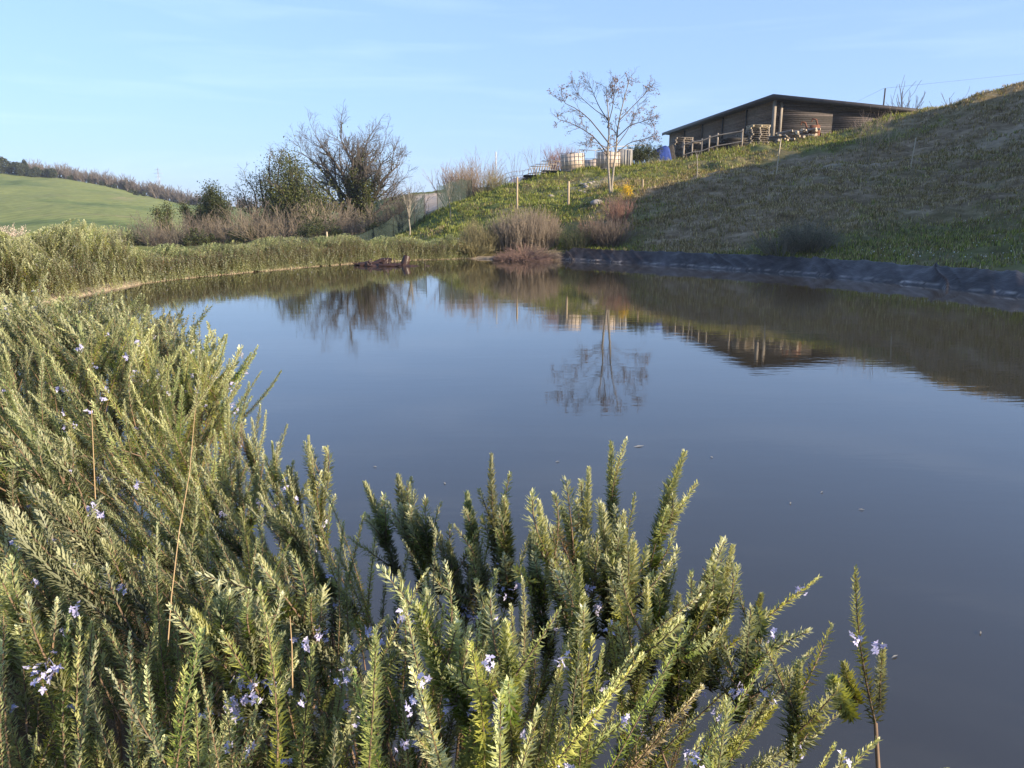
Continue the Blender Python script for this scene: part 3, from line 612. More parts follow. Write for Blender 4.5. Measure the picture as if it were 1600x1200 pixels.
for k in range(6):
    a, b = np.array(hl[k]), np.array(hl[k + 1]); e = (b - a) * .06
    hedge_bush(hn[k], [a - e, (a + b) / 2, b + e], int(560 * np.linalg.norm(b - a)) + 300, .50, 20, .055, .024, [.80, .78, .88, .94, .86, .78][k], 2.3, .45, cols=HG if k not in (2, 3) else HG * .8, tipmix=.25)

# ------------------------------------------------------------------ dry stalks among the rosemary
def stalk(pts, r, lab):
    o = mk('dry_stalk', [path(pts, r, r * .5, 5, (.42, .30, .17))], M['dry'], origin=pts[0]); tag(o, lab, 'stalk', 'dry stalks in the rosemary')
stalk([W(262, 1010, 1.0), W(268, 930, 1.02), W(280, 830, 1.05), W(296, 740, 1.08), W(305, 640, 1.1)], .0010, 'longest straw coloured stalk, leaning slightly right, in the lower left rosemary')
stalk([W(149, 780, 1.5), W(146, 710, 1.5), W(143, 640, 1.52)], .0013, 'thin brown upright stalk at the left, above the long arching sprig')
stalk([W(457, 1075, .95), W(456, 1010, .95), W(453, 963, .95)], .0012, 'short dry stalk at the bottom edge, left of centre')

# ------------------------------------------------------------------ shrubs, trees
def fan(g, c, n_, h, spread, r0=.012, N=6, arch=.0, up=.05, rad=.25):
    a = g.uniform(0, 6.283, n_); q = np.sqrt(g.random(n_)); d = np.stack([np.cos(a) * spread * q, np.sin(a) * spread * q, np.ones(n_)], -1); d = nrm(d)
    P_ = np.empty((n_, N, 3)); P_[:, 0] = np.array(c) + np.stack([np.cos(a) * q * rad, np.sin(a) * q * rad, 0 * a], -1); Ls = h * g.uniform(.6, 1.1, n_) * (1 - (.5 * q ** 2 if rad > .55 else 0))
    for k in range(1, N):
        d = nrm(d + np.array([0, 0, up - arch * k]) + g.normal(size=d.shape) * .10); P_[:, k] = P_[:, k - 1] + d * (Ls / (N - 1))[:, None]
    return P_, np.full((n_, 1), r0) * np.linspace(1, .35, N)[None] * g.uniform(.7, 1.2, (n_, 1))
def bare_shrub(loc, lab, h, spread, n_=60, r0=.02, col=None, kid=4, grp=None, seed=0, leafcol=None, nleaf=0, lsize=.05, mat='dry', cat='shrub', name='bare_shrub', arch=0., rad=.3, lw=.5, ka=.5):
    g = np.random.default_rng(1000 + seed); root = thing(name, loc, lab, cat, grp)
    P0, R0 = fan(g, loc - np.array([0, 0, .05]), n_, h, spread, r0, arch=arch, rad=rad)
    parts = [tubes(P0, R0, 3, np.array(col or (.2, .15, .12)) * g.uniform(.7, 1.3, (n_, 1)))]
    if kid:
        P1, R1 = kids(g, P0, R0, kid, h * .45, ka, .08, .12, 4, rf=.7); parts.append(tubes(P1, np.maximum(R1, r0 * .3), 3, np.array(col or (.2, .15, .12)) * g.uniform(.8, 1.5, (len(P1), 1))))
    mk('branches', parts, M[mat], root)
    if nleaf:
        src = P1 if kid else P0; a = g.integers(0, len(src), nleaf); pp, _ = along(src[a], g.uniform(.3, 1, nleaf))
        mk('leaves', [leaves(g, pp, lsize, leafcol, .04, lw)], M['leaf'], root)
    return root
def ivy(g, P_, n_, size, cols, jit, tmin=0, tmax=1):
    a = g.integers(0, len(P_), n_); pp, _ = along(P_[a], g.uniform(tmin, tmax, n_)); return leaves(g, pp, size, cols, jit, .8)
IV = [(.055, .07, .022), (.08, .10, .03), (.13, .14, .045), (.035, .045, .018)]
# the big bare tree with ivy
g = np.random.default_rng(77)
b0 = at(563, 366, 74); root = thing('ivy_tree', b0, 'big leafless spreading tree with ivy climbing its trunks', 'tree')
def limb(px, py, dy, b, N=8, r0=.3, r1=.03):
    e = W(px, py, 74 + dy) ; t = np.linspace(0, 1, N)[:, None]; m_ = b + (e - b) * t; m_[:, 2] += 1.0 * np.sin(t[:, 0] * math.pi) * 0.3; m_[:, :2] += (e - b)[:2] * (np.sin(t * math.pi) * -.16)
    m_[1:] += g.normal(size=(N - 1, 3)) * .14; return m_, np.linspace(r0, r1, N)
E = [(495, 235, 0), (512, 232, -2), (532, 210, 1), (557, 228, -1), (578, 212, 2), (602, 250, -2), (625, 255, 1), (480, 268, 1), (622, 285, 0), (540, 262, 3), (580, 268, -3), (490, 215, -1), (594, 230, 3), (550, 242, -3), (632, 300, -1), (478, 296, 1), (458, 262, 2), (452, 290, 0), (470, 240, 3)]
LB = [limb(a, b, c, b0 + np.array([(i % 4 - 1.5) * .55, (i % 3 - 1) * .5, -.2]), r0=.34 if i < 7 else .22) for i, (a, b, c) in enumerate(E)]
P0 = np.array([l[0] for l in LB]); R0 = np.array([l[1] for l in LB])
P1, R1 = kids(g, P0, R0, 8, 2.5, .7, .10, .15, 6, .5, 1, .6, taper=.1); P2, R2 = kids(g, P1, R1, 7, 1.5, .7, .06, .17, 5, .2, 1, .6, taper=.2); P3, R3 = kids(g, P2, R2, 4, .8, .7, .05, .2, 4, .2, 1, .7)
mk('trunk', [tubes(P0, R0, 7)], M['bark'], root, smooth=True); mk('branches', [tubes(P1, R1, 4)], M['bark'], root)
mk('twigs', [tubes(P2, np.maximum(R2, .013), 3), tubes(P3, np.maximum(R3, .008), 3)], M['twig'], root)
mk('ivy', [ivy(g, P0[[3, 4, 5, 9, 10, 13]], 13000, .14, IV, .27, .10, .80), ivy(g, P0[[6, 8, 0, 1]], 4500, .15, IV, .30, .1, .6), ivy(g, P1[:60], 600, .16, IV, .3, 0, .6)], M['leaf'], root)
# smaller ivy-clad tree to its left
def ivytree(px, py, y, limbs, lab, nivy, size, seed, br=.1, tw=4, cols=IV, ij=.5, kl=2.4, name='ivy_tree'):
    g = np.random.default_rng(seed); b = at(px, py, y); root = thing(name, b, lab, 'tree')
    P_ = []; 
    for (a, c, d) in limbs:
        e = W(a, c, y + d); t = np.linspace(0, 1, 7)[:, None]; q = b + (e - b) * t; q[1:] += g.normal(size=(6, 3)) * .12; P_.append(q)
    P_ = np.array(P_); R_ = np.linspace(br, br * .3, 7)[None].repeat(len(P_), 0)
    A, Ra = kids(g, P_, R_, 7, kl, .7, .1, .16, 5, .3, 1, .5); B, Rb = kids(g, A, Ra, tw, kl * .45, .7, .06, .18, 4, .2, 1, .6); C_, Rc = kids(g, B, Rb, 3, kl * .25, .7, .06, .18, 4, .2, 1, .7)
    mk('trunk', [tubes(P_, R_, 6)], M['bark'], root); mk('branches', [tubes(A, Ra, 4), tubes(B, np.maximum(Rb, .012), 3), tubes(C_, np.maximum(Rc, .008), 3)], M['twig'], root)
    mk('ivy', [ivy(g, P_, int(nivy * .6), size, cols, ij, .05, .95), ivy(g, A, int(nivy * .4), size, cols, ij * .8, 0, .75)], M['leaf'], root)
ivytree(468, 368, 66, [(455, 262, 0), (470, 285, 1), (440, 290, -1), (490, 300, 0), (510, 318, 1), (430, 310, 1), (450, 240, 2), (480, 320, -2)], 'smaller tree smothered in ivy, at the left foot of the big bare tree', 26000, .15, 81, .16, ij=.75, cols=[(.05, .065, .02), (.08, .095, .028), (.035, .045, .016), (.12, .13, .04)])
ivytree(420, 368, 70, [(390, 285, 0), (405, 270, 1), (425, 245, 0), (440, 235, -1), (380, 300, 1), (415, 290, -1)], 'bushy half bare tree left of the smaller ivy covered tree', 6000, .12, 82, .14)
ivytree(334, 372, 76, [(330, 292, 0), (345, 300, 1), (325, 310, -1), (340, 320, 1), (350, 315, 0), (328, 298, .5)], 'dark ivy clad trunk with a dense rounded top rising from the brown thicket', 22000, .15, 83, .2, 2, [(.05, .065, .025), (.075, .09, .03), (.035, .045, .02)], .55, .8)
ivytree(300, 376, 72, [(290, 318, 0), (296, 335, 1), (312, 325, -1), (303, 345, 0)], 'short ivy covered stump forking into two, left of the dark ivy trunk', 9000, .13, 84, .16, 1, [(.05, .065, .025), (.075, .09, .03)], .30, .6)
ivytree(258, 378, 70, [(247, 326, 0), (262, 322, 1), (258, 345, -1)], 'leftmost ivy covered stump in the thicket', 6000, .12, 85, .12, 1, IV, .28, .6)
# brown leafless thicket between hedge and field
thick = [(150, 64, 2.2), (172, 60, 2.6), (195, 66, 3.0), (215, 60, 3.1), (236, 62, 3.6), (255, 58, 3.2), (275, 64, 3.4), (288, 57, 3.0), (310, 60, 3.2), (322, 66, 4.0), (345, 60, 3.4), (360, 66, 4.2), (375, 58, 3.4), (392, 62, 4.4), (405, 57, 3.6), (425, 60, 4.0), (446, 57, 3.4), (500, 58, 3.6), (520, 60, 4.2), (120, 66, 1.6), (535, 56, 3.0), (575, 58, 3.0), (595, 56, 3.2), (618, 54, 3.4), (640, 60, 3.6)]
protos = []
for i in range(4):
    c = [(.18, .148, .115), (.125, .105, .09), (.235, .195, .145), (.09, .08, .07)][i]
    protos.append(bare_shrub(np.zeros(3), 'leafless brown shrub in the thicket behind the rosemary hedge', 3.2, 1.3, 30, .034, c, 9, 'shrubs of the brown thicket', 200 + i, rad=.6, ka=.75))
used = set()
def copy_tree(o, parent=None):
    c = o.copy(); COL.objects.link(c); c.parent = parent
    for ch in list(o.children): copy_tree(ch, c)
    return c
for i, (px, y, hh) in enumerate(thick):
    k = i % 4; r_ = protos[k] if k not in used else copy_tree(protos[k]); used.add(k)
    p_ = at(px, 365, y); r_.location = p_; r_.scale = (hh / 3.6, hh / 3.6, hh / 3.4); r_.rotation_euler = (0, 0, i * 1.7)
for k_, (px_, y_, h_, w_) in enumerate([(205, 59, 1.5, 'at its left end'), (312, 57, 1.7, 'below the short forked ivy stump'), (385, 57, 1.5, 'below the half bare tree'), (500, 54, 2.0, 'left of the big bare tree'), (600, 53, 1.4, 'right of the big bare tree trunk')]):
    bare_shrub(at(px_, 370, y_), 'low dark evergreen bush in the brown thicket, ' + w_, h_, 1.0, 50, .014, (.07, .06, .05), 5, 'evergreen bushes in the thicket', 230 + k_, [(.045, .06, .025), (.07, .085, .03)], 3500, .12, name='evergreen_bush', cat='bush', rad=.8)
bare_shrub(at(15, 375, 58), 'wild plum shrub in white blossom at the far left edge', 1.9, .6, 40, .02, (.16, .12, .10), 4, None, 31, [(.75, .62, .56), (.82, .72, .66)], 2600, .075, name='blossoming_shrub')
bare_shrub(at(88, 372, 62), 'small dark round shrub at the lower edge of the far field', 1.2, .8, 60, .03, (.07, .06, .06), 5, None, 32, [(.05, .05, .04)], 900, .12)
bare_shrub(at(722, 320, 60), 'tall upright leafless shrub right of the dirt track', 3.6, .55, 90, .022, (.25, .19, .14), 6, None, 33, rad=.9)
bare_shrub(at(748, 315, 56), 'widest leafless shrub on the skyline, between the dirt track and the railing', 3.4, .8, 130, .020, (.28, .21, .15), 6, None, 34, rad=1.1)
bare_shrub(at(776, 300, 53), 'low yellow green shrub beside the widest skyline shrub', 1.6, .8, 50, .014, (.24, .22, .10), 5, None, 35, rad=.6)
bare_shrub(at(700, 325, 56), 'small pinkish budding tree over the dirt track', 2.9, .7, 14, .03, (.26, .18, .15), 6, None, 36, [(.45, .30, .26)], 500, .05, rad=.1, name='budding_tree', cat='tree')
bare_shrub(at(877, 270, 57), 'reddish twiggy shrub behind the left storage tank', 2.2, .6, 110, .014, (.28, .14, .10), 6, None, 37, rad=.5)
bare_shrub(at(840, 285, 56), 'thin leafless shrub above the leaning panels', 2.6, .6, 12, .014, (.24, .19, .16), 4, None, 38, rad=.2)
bare_shrub(at(806, 290, 52), 'thin leafless sapling in front of the metal railing', 2.2, .5, 8, .014, (.24, .19, .16), 4, None, 39, rad=.1)
# dry clumps by the water
def dry_clump(px, y, lab, h, n_, spread, col, seed, rad=.5, arch=.06, r0=.006, kid=3, dz=0):
    return bare_shrub(at(px, 380, y, dz), lab, h, spread, n_, r0, col, kid, 'dry clumps beside the water', seed, arch=arch, rad=rad, name='dry_shrub', ka=.3)
dry_clump(820, 33.0, 'largest dry dome shaped shrub, purple brown, at the waterline by the end of the liner', 1.7, 750, .22, (0.27, 0.222, 0.17), 41, 1.4, r0=.014, arch=-.01)
dry_clump(845, 33.6, 'dry shrub at the right shoulder of the largest dome shaped one', 1.5, 240, .3, (0.274, 0.202, 0.151), 42, .6, r0=.014, arch=.02)
dry_clump(752, 32.6, 'greenish dry shrub left of the largest dome shaped one', 1.3, 320, .35, (0.238, 0.209, 0.115), 43, .8, r0=.014, arch=.03)
dry_clump(735, 32.0, 'low straw coloured shrub hanging over the rim at the end of the hedge', .9, 260, .8, (0.274, 0.245, 0.13), 44, .4, r0=.011)
bare_shrub(np.array([uu(818, 395) * 30.6, 30.6, .1]), 'flat reddish mat of dead stems lying at the water edge', .75, 2.6, 800, .009, (.24, .16, .135), 3, 'dry clumps beside the water', 45, arch=.10, rad=.95, name='dry_shrub')
bare_shrub(np.array([uu(845, 395) * 30.9, 30.9, .1]), 'grey mat of drooping dead stems at the left end of the black liner', .7, 2.4, 500, .009, (.23, .18, .14), 3, 'dry clumps beside the water', 46, arch=.10, rad=.6, name='dry_shrub')
bare_shrub(at(955, 360, 31.8), 'dark twiggy shrub on the shaded bank below the yellow bush', 1.3, 1.0, 150, .014, (.19, .15, .12), 4, 'shrubs on the shaded bank', 47, rad=.5)
bare_shrub(at(965, 340, 34.0), 'reddish topped shrub just under the yellow bush', 1.25, .45, 90, .014, (.30, .18, .14), 4, 'shrubs on the shaded bank', 48, rad=.35)
bare_shrub(at(926, 350, 33.0), 'small rusty shrub on the bank, left of the reddish one', 1.0, .5, 80, .014, (.26, .16, .12), 4, 'shrubs on the shaded bank', 49, rad=.35)
bare_shrub(at(902, 365, 32.0), 'low green and brown shrub nearest the end of the liner', 1.0, .5, 130, .008, (.14, .14, .08), 3, 'shrubs on the shaded bank', 50, [(.09, .12, .05)], 600, .05, rad=.5)
bare_shrub(at(977, 315, 37.0), 'bright yellow flowering bush on the slope below the young tree', 0.8, .45, 18, .008, (.25, .18, .08), 4, None, 51, [(.65, .42, .02), (.75, .52, .03)], 900, .05, rad=.15, name='yellow_bush', cat='bush')
bare_shrub(at(1262, 385, 25.6), 'dark spiky lavender bush on the right bank above the liner', 1.2, 1.0, 190, .014, (.21, .19, .15), 3, 'dark low bushes above the liner', 52, [(.13, .14, .10), (.08, .09, .06)], 3500, .055, rad=.6, name='lavender_bush', cat='bush', lw=.25)
bare_shrub(at(1222, 388, 25.6), 'smaller lavender bush at the left of the dark spiky one', .85, 1.1, 110, .014, (.21, .19, .15), 3, 'dark low bushes above the liner', 53, [(.13, .14, .10), (.08, .09, .06)], 1500, .055, rad=.5, name='lavender_bush', cat='bush', lw=.25)
bare_shrub(at(1360, 235, 44.5), 'leafless pinkish shrub on the lit crest in front of the barn side', 2.3, .45, 26, .012, (.42, .31, .24), 5, 'twiggy shrubs on the crest', 54, rad=.6)
bare_shrub(at(1394, 230, 44.0), 'slender whitish twigs right of the pinkish crest shrub', 2.0, .2, 9, .011, (.45, .36, .27), 3, 'twiggy shrubs on the crest', 55, rad=.2)
bare_shrub(at(1356, 262, 39.5), 'small pale sapling with drooping crown on the middle of the slope', 1.9, .55, 9, .014, (.22, .19, .13), 5, 'young trees on the slope', 56, rad=.04, name='sapling', cat='tree')
bare_shrub(at(1420, 160, 75), 'bare treetop showing over the right end of the barn roof', 5.6, .55, 8, .06, (.16, .13, .12), 7, 'bare trees behind the hill', 57, rad=.1, name='bare_tree', cat='tree')
bare_shrub(at(1500, 160, 85), 'bare treetop behind the hill crest at the right', 5.2, .6, 8, .06, (.19, .15, .13), 7, 'bare trees behind the hill', 58, rad=.1, name='bare_tree', cat='tree')

# young tree on the slope, two stems, some brown leaves kept
g = np.random.default_rng(9)
by = 38.6; b0 = at(954, 305, by); root = thing('young_tree', b0, 'young tree with two pale stems and sparse brown leaves, standing on the slope', 'tree')
def poly(pts, r0, r1, dy=0):
    q = np.array([W(a, b, by + d) for a, b, d in pts]); n_ = 8; s = np.linspace(0, len(q) - 1, n_)
    return np.stack([np.interp(s, np.arange(len(q)), q[:, c]) for c in range(3)], -1), np.linspace(r0, r1, n_)
A = [poly([(954, 308, 0), (951, 270, 0), (949, 240, 0), (952, 205, .1), (950, 170, .1), (947, 135, 0)], .070, .014), poly([(955, 308, 0), (957, 275, .1), (962, 240, .1), (965, 200, 0), (972, 165, -.2), (985, 120, -.2)], .070, .014)]
B = [poly([(949, 240, 0), (930, 215, .2), (905, 198, .4), (885, 190, .4), (871, 186, .3)], .035, .007), poly([(952, 225, 0), (925, 190, -.3), (905, 172, -.5), (880, 160, -.6), (876, 140, -.6)], .035, .007), poly([(962, 240, .1), (985, 222, .3), (1005, 218, .3), (1022, 212, .3)], .03, .007),
     poly([(964, 215, 0), (985, 195, -.3), (1005, 190, -.4), (1018, 183, -.5)], .03, .007), poly([(951, 190, .1), (935, 165, .3), (925, 140, .4), (918, 125, .4)], .028, .006), poly([(966, 190, 0), (990, 165, .4), (1005, 150, .4), (1018, 135, .4)], .028, .006),
     poly([(949, 200, .1), (958, 165, -.4), (960, 140, -.5), (962, 118, -.5)], .028, .006), poly([(950, 232, 0), (930, 222, -.4), (915, 222, -.6)], .025, .006), poly([(963, 228, 0), (980, 205, .6), (992, 180, .8), (1000, 160, .9)], .025, .006), poly([(950, 185, 0), (930, 172, .5), (905, 150, .8), (895, 135, .8)], .025, .006)]
P0 = np.array([a[0] for a in A]); R0 = np.array([a[1] for a in A]); P1 = np.array([a[0] for a in B]); R1 = np.array([a[1] for a in B])
P2, R2 = kids(g, np.concatenate([P0, P1]), np.concatenate([R0, R1]), 16, 1.0, .7, .05, .12, 5, .35, 1, .5); P3, R3 = kids(g, P2, R2, 4, .38, .7, .03, .15, 4, .2, 1, .7)
mk('trunk', [tubes(P0, R0, 8)], M['pale_bark'], root, smooth=True); mk('branches', [tubes(P1, R1, 5), tubes(P2, np.maximum(R2, .006), 3), tubes(P3, np.maximum(R3, .004), 3)], M['twig'], root)
a = g.integers(0, len(P3), 6500); pp, _ = along(P3[a], g.uniform(.3, 1, 6500)); kk = vnoise(pp[:, 0] * 2.6, pp[:, 2] * 2.6, 91) + g.uniform(-.3, .3, len(pp)) > .02
mk('leaves', [leaves(g, pp[kk], .075, [(.20, .11, .085), (.27, .15, .11), (.14, .09, .07), (.25, .17, .12)], .03, .55, droop=.6)], M['leaf'], root)
# saplings and stakes
def sapling(px, py, y, h, lab, seed, n_=7, spread=.35, rr0=.03, trunkf=.45):
    g = np.random.default_rng(seed); b = at(px, py, y); root = thing('sapling', b, lab, 'tree', 'young trees on the slope')
    tr = np.array([b + np.array([0, 0, -.1]), b + np.array([.03, 0, h * trunkf * .5]), b + np.array([-.02, 0, h * trunkf])])
    P0, R0 = fan(g, tr[-1], n_, h * (1 - trunkf), spread, rr0 * .55, rad=.01); P1, R1 = kids(g, P0, R0, 3, h * .2, .5, .08, .1, 4, rf=.6)
    mk('trunk', [path(tr, rr0, rr0 * .75, 6)], M['pale_bark'], root); mk('branches', [tubes(P0, R0, 4), tubes(P1, np.maximum(R1, .006), 3)], M['pale_bark'], root)
sapling(640, 364, 40, 2.5, 'small many-stemmed bare tree in front of the green netting', 61, 12, .55, .05, .4)
sapling(703, 335, 41.5, 2.4, 'slim sapling on the green slope, just right of the netting', 62, 6, .3, .03)
sapling(1088, 282, 40, 1.6, 'sapling with a bare forked top on the shaded bench below the pallets', 63, 5, .6, .03, .75)
def post(px, py, y, h, r, lab, lean=0, name='wooden_post', grp='wooden posts on the slope', m='post'):
    b = at(px, py, y); e = b + np.array([lean * h, 0, h])
    P_ = np.array([b - [0, 0, .2], b + (e - b) * .5, e - [0, 0, .03], e]); o = mk(name, [tubes(P_[None], np.array([[r, r * .97, r * .95, r * .72]]), 8)], M[m], origin=b)
    tag(o, lab, 'post', grp)
post(808, 325, 39.5, 1.65, .055, 'tall wooden post rising behind the largest dry shrub')
post(888, 320, 38.6, 1.15, .065, 'shorter thicker wooden post on the lit grass, left of the young tree')
post(1004, 297, 38.8, .5, .04, 'short pale stake right of the young tree')
post(1213, 271, 39.5, 1.75, .028, 'thin leaning pole on the bench below the log pile', .06, 'pole', 'thin poles on the slope', 'palewood')
post(1423, 256, 37.5, 1.45, .026, 'thin whitish pole standing on the dark slope at the right', .08, 'pole', 'thin poles on the slope', 'palewood')
post(511, 372, 34, .75, .04, 'short white stake sticking out of the hedge', 0, 'wooden_post', 'wooden posts on the slope', 'palewood')
post(775, 285, 60, 3.2, .04, 'tall thin pole on the skyline beside the metal railing', 0, 'pole', 'thin poles on the slope', 'steel')

# green shade netting with posts
nm, n, p, o = newmat('shade_netting'); p.inputs['Base Color'].default_value = (.018, .036, .030, 1); p.inputs['Roughness'].default_value = .8
t = n.nodes.new('ShaderNodeBsdfTransparent'); x = n.nodes.new('ShaderNodeMixShader'); f = ramp(n, noise(n, 1.2, 4, coords(n)), [(.3, (.45,) * 3), (.7, (.8,) * 3)])
n.links.new(f, x.inputs[0]); n.links.new(t.outputs[0], x.inputs[1]); n.links.new(p.outputs[0], x.inputs[2]); n.links.new(x.outputs[0], o.inputs[0])
NF = [(430, 42, .35), (470, 42.5, .4), (510, 43, .45), (545, 43.5, .55), (583, 44, .8), (615, 44.5, 1.3), (648, 45.5, 1.7), (664, 47, 1.7), (684, 49, 1.8), (705, 50.5, 1.8), (722, 52.5, 1.7), (738, 54, 1.5)]
ps = [at(a, 350, b) for a, b, c in NF]; root = thing('netting_fence', ps[5], 'long fence of dark green shade netting curving round the foot of the grassy slope', 'fence')
for k in range(len(ps) - 1):
    q = []; 
    for t in np.linspace(0, 1, 6):
        b = ps[k] * (1 - t) + ps[k + 1] * t; hh = NF[k][2] * (1 - t) + NF[k + 1][2] * t - .12 * math.sin(t * math.pi); off = np.array([0, .06 * math.sin(t * 9 + k), 0]); q += [b + off + [0, 0, .02], b + off * .3 + [0, 0, hh]]
    if k == 7: continue
    f = np.array([[2 * i, 2 * i + 2, 2 * i + 3, 2 * i + 1] for i in range(5)]); mk('netting', [(np.array(q), f, None)], nm, root)
for k in range(len(ps)):
    mk('post', [path([ps[k] - [0, 0, .1], ps[k] + [0, 0, NF[k][2] + .12]], .024, .02, 6)], M['dark'], root)

# far ridge: line of small trees, pylon
def ridge_proto(kind, seed):
    g = np.random.default_rng(seed); z = np.zeros(3)
    lab = {'dark': 'dark evergreen tree in the row along the far ridge', 'bare': 'small bare purplish brown tree in the row along the far ridge', 'bush': 'dark green bush at the foot of the far ridge trees'}[kind]
    r_ = thing('ridge_' + {'dark': 'evergreen', 'bare': 'bare_tree', 'bush': 'bush'}[kind], z, lab, 'bush' if kind == 'bush' else 'tree', 'trees along the far ridge')
    if kind == 'bare':
        P0, R0 = fan(g, z, 12, 6, .5, .13, rad=.15); P1, R1 = kids(g, P0, R0, 9, 2.6, .6, .1, .15, 4, .25, 1, .6); mk('branches', [tubes(P0, R0, 4, (.13, .11, .10)), tubes(P1, np.maximum(R1, .06), 3, (.165, .14, .125))], M['dry'], r_)
    else:
        H = 7 if kind == 'dark' else 3.2; n_ = 1500 if kind == 'dark' else 700
        mk('trunk', [path([z, (0, 0, H * .4), (0, 0, H * .8)], .22, .1, 6)], M['bark'], r_)
        a = g.normal(size=(n_, 3)); a = nrm(a) * g.uniform(.5, 1, (n_, 1)) ** .6; a[:, :2] *= (1 - .42 * a[:, 2:] if seed in (2, 3) else 1) * (.62 if seed == 2 else 1); lump = 1 + .35 * vnoise(a[:, 0] * 2 + seed, a[:, 2] * 2 + a[:, 1], seed)
        pp = a * lump[:, None] * np.array([H * .30, H * .30, H * .42]) + np.array([0, 0, H * .56]); mk('crown', [leaves(g, pp, .55, [(.035, .05, .028), (.055, .07, .035), (.03, .04, .025)], .1, .8)], M['leaf'], r_)
    return r_
pr = {'dark': [ridge_proto('dark', s) for s in (1, 2, 3)], 'bare': [ridge_proto('bare', s) for s in (4, 5, 6, 7)], 'bush': [ridge_proto('bush', s) for s in (8, 9)]}
cnt = {k: 0 for k in pr}; g = np.random.default_rng(3)
def put(kind, x, y, s):
    v = pr[kind]; i = cnt[kind]; cnt[kind] += 1; o = v[i] if i < len(v) else copy_tree(v[i % len(v)])
    o.location = (x, y, gz(x, y) - 1.0); o.rotation_euler = (0, 0, i * 2.1); o.scale = (s * g.uniform(.85, 1.15), s, s * g.uniform(.85, 1.15))
for i in range(22):
    px = -90 + i * 8.2 + g.uniform(-2, 2); y = 339 + g.uniform(0, 6); put('dark', uu(px, 270) * y, y, g.uniform(.8, 1.1) * (1.05 if px < 45 else .8))
for i in range(78):
    px = 50 + i * 3.6 + g.uniform(-1.5, 1.5); y = 347 + g.uniform(-2, 8); put('bare', uu(px, 290) * y, y, g.uniform(.8, 1.2) * (1.15 if 225 < px < 290 else 1))
for px, s in ((142, .85), (198, 1.05), (205, .6), (112, .7), (162, .6)): put('dark', uu(px, 290) * 347, 347, s * .8)
for px in (160, 171, 180, 204, 224, 110): put('bush', uu(px, 300) * 342, 342, .8)
put('bush', uu(212, 300) * 325, 325, 1.0)
for i in range(26):
    px = 330 + i * 11 + g.uniform(-4, 4); put('bare', uu(px, 320) * 335, 335 + g.uniform(0, 15), g.uniform(.7, 1.1))
for i in range(8): put('dark', uu(372 + i * 9, 320) * 345, 345, g.uniform(.3, .5))
pb = np.array([uu(248, 280) * 372, 372, gz(uu(248, 280) * 372, 372)]); root = thing('electricity_pylon', pb, 'lattice electricity pylon on the skyline of the far ridge', 'pylon')
H = 15; lg = [path([pb + [sx * 1.1, sy * 1.1, 0], pb + [sx * .45, sy * .45, H * .6], pb + [0, 0, H]], .07, .05, 4) for sx in (-1, 1) for sy in (-1, 1)]
br = [path([pb + [-w_, -w_, z_], pb + [w_, w_, z_ + 1.3]], .045, .045, 4) for z_, w_ in zip(np.arange(.5, H - 2, 1.3), np.linspace(1, .25, 11))] + [path([pb + [w_, -w_, z_], pb + [-w_, w_, z_ + 1.3]], .045, .045, 4) for z_, w_ in zip(np.arange(.5, H - 2, 1.3), np.linspace(1, .25, 11))]
mk('tower', lg + br, M['steel'], root)
for z_, l_ in ((H - 1.2, 1.6), (H - 2.9, 2.2), (H - 4.6, 1.8)): mk('crossarm', [path([pb + [-l_, 0, z_], pb + [0, 0, z_ + .35], pb + [l_, 0, z_]], .06, .06, 4)], M['steel'], root)

# ------------------------------------------------------------------ the barn
g = np.random.default_rng(12)
DL = nrm(np.array([-.12, .99, 0])); DR = np.array([DL[1], -DL[0], 0]); C0 = W(1207, 222, 65); C0[2] = min(C0[2], gz(C0[0], C0[1]) + .1); ZT = W(1207, 156, 65)[2]; Hw = ZT - C0[2]
LL, LW, FALL = 27.0, 26.0, .0725
root = thing('barn', C0, 'long dark wooden barn with a flat sloping roof on top of the hill', 'barn')
UP = np.array([0, 0, 1.]); nb = 22; bh = Hw / nb
def axes(d): d = nrm(np.array(d, float)); return np.array([d, np.cross(UP, d), UP])
parts = []
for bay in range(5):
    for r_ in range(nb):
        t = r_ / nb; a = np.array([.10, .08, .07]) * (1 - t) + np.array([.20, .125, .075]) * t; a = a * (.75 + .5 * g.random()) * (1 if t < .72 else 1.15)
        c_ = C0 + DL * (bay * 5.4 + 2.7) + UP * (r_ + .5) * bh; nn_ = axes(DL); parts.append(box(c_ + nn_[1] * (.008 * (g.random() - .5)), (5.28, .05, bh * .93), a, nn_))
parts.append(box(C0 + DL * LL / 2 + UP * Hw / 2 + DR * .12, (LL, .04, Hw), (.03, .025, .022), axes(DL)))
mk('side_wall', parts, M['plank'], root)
parts = []
for seg in range(5):
    L_ = LW / 5
    for r_ in range(nb):
        s0 = seg * L_; htop = Hw - FALL * (s0 + L_ / 2); z_ = (r_ + .5) * bh
        if z_ > Hw - FALL * s0: continue
        a = np.array([.07, .058, .058]) * (.35 + 1.1 * g.random() ** 1.5); hh = min(bh * .93, 2 * max(.02, Hw - FALL * (s0 + L_ / 2) + .1 - z_ + bh * .46))  # gable boards coloured darker, standing in for shade on this side
        parts.append(box(C0 + DR * (s0 + L_ / 2) + UP * z_ + DL * (.03 + .008 * (g.random() - .5)), (L_ * .995, .05, hh), a, axes(DR)))
parts.append(box(C0 + DR * LW / 2 + UP * (Hw - FALL * LW) / 2 + DL * .14, (LW, .04, Hw - FALL * LW - .05), (.03, .025, .022), axes(DR)))
mk('gable_wall', parts, M['plank'], root)
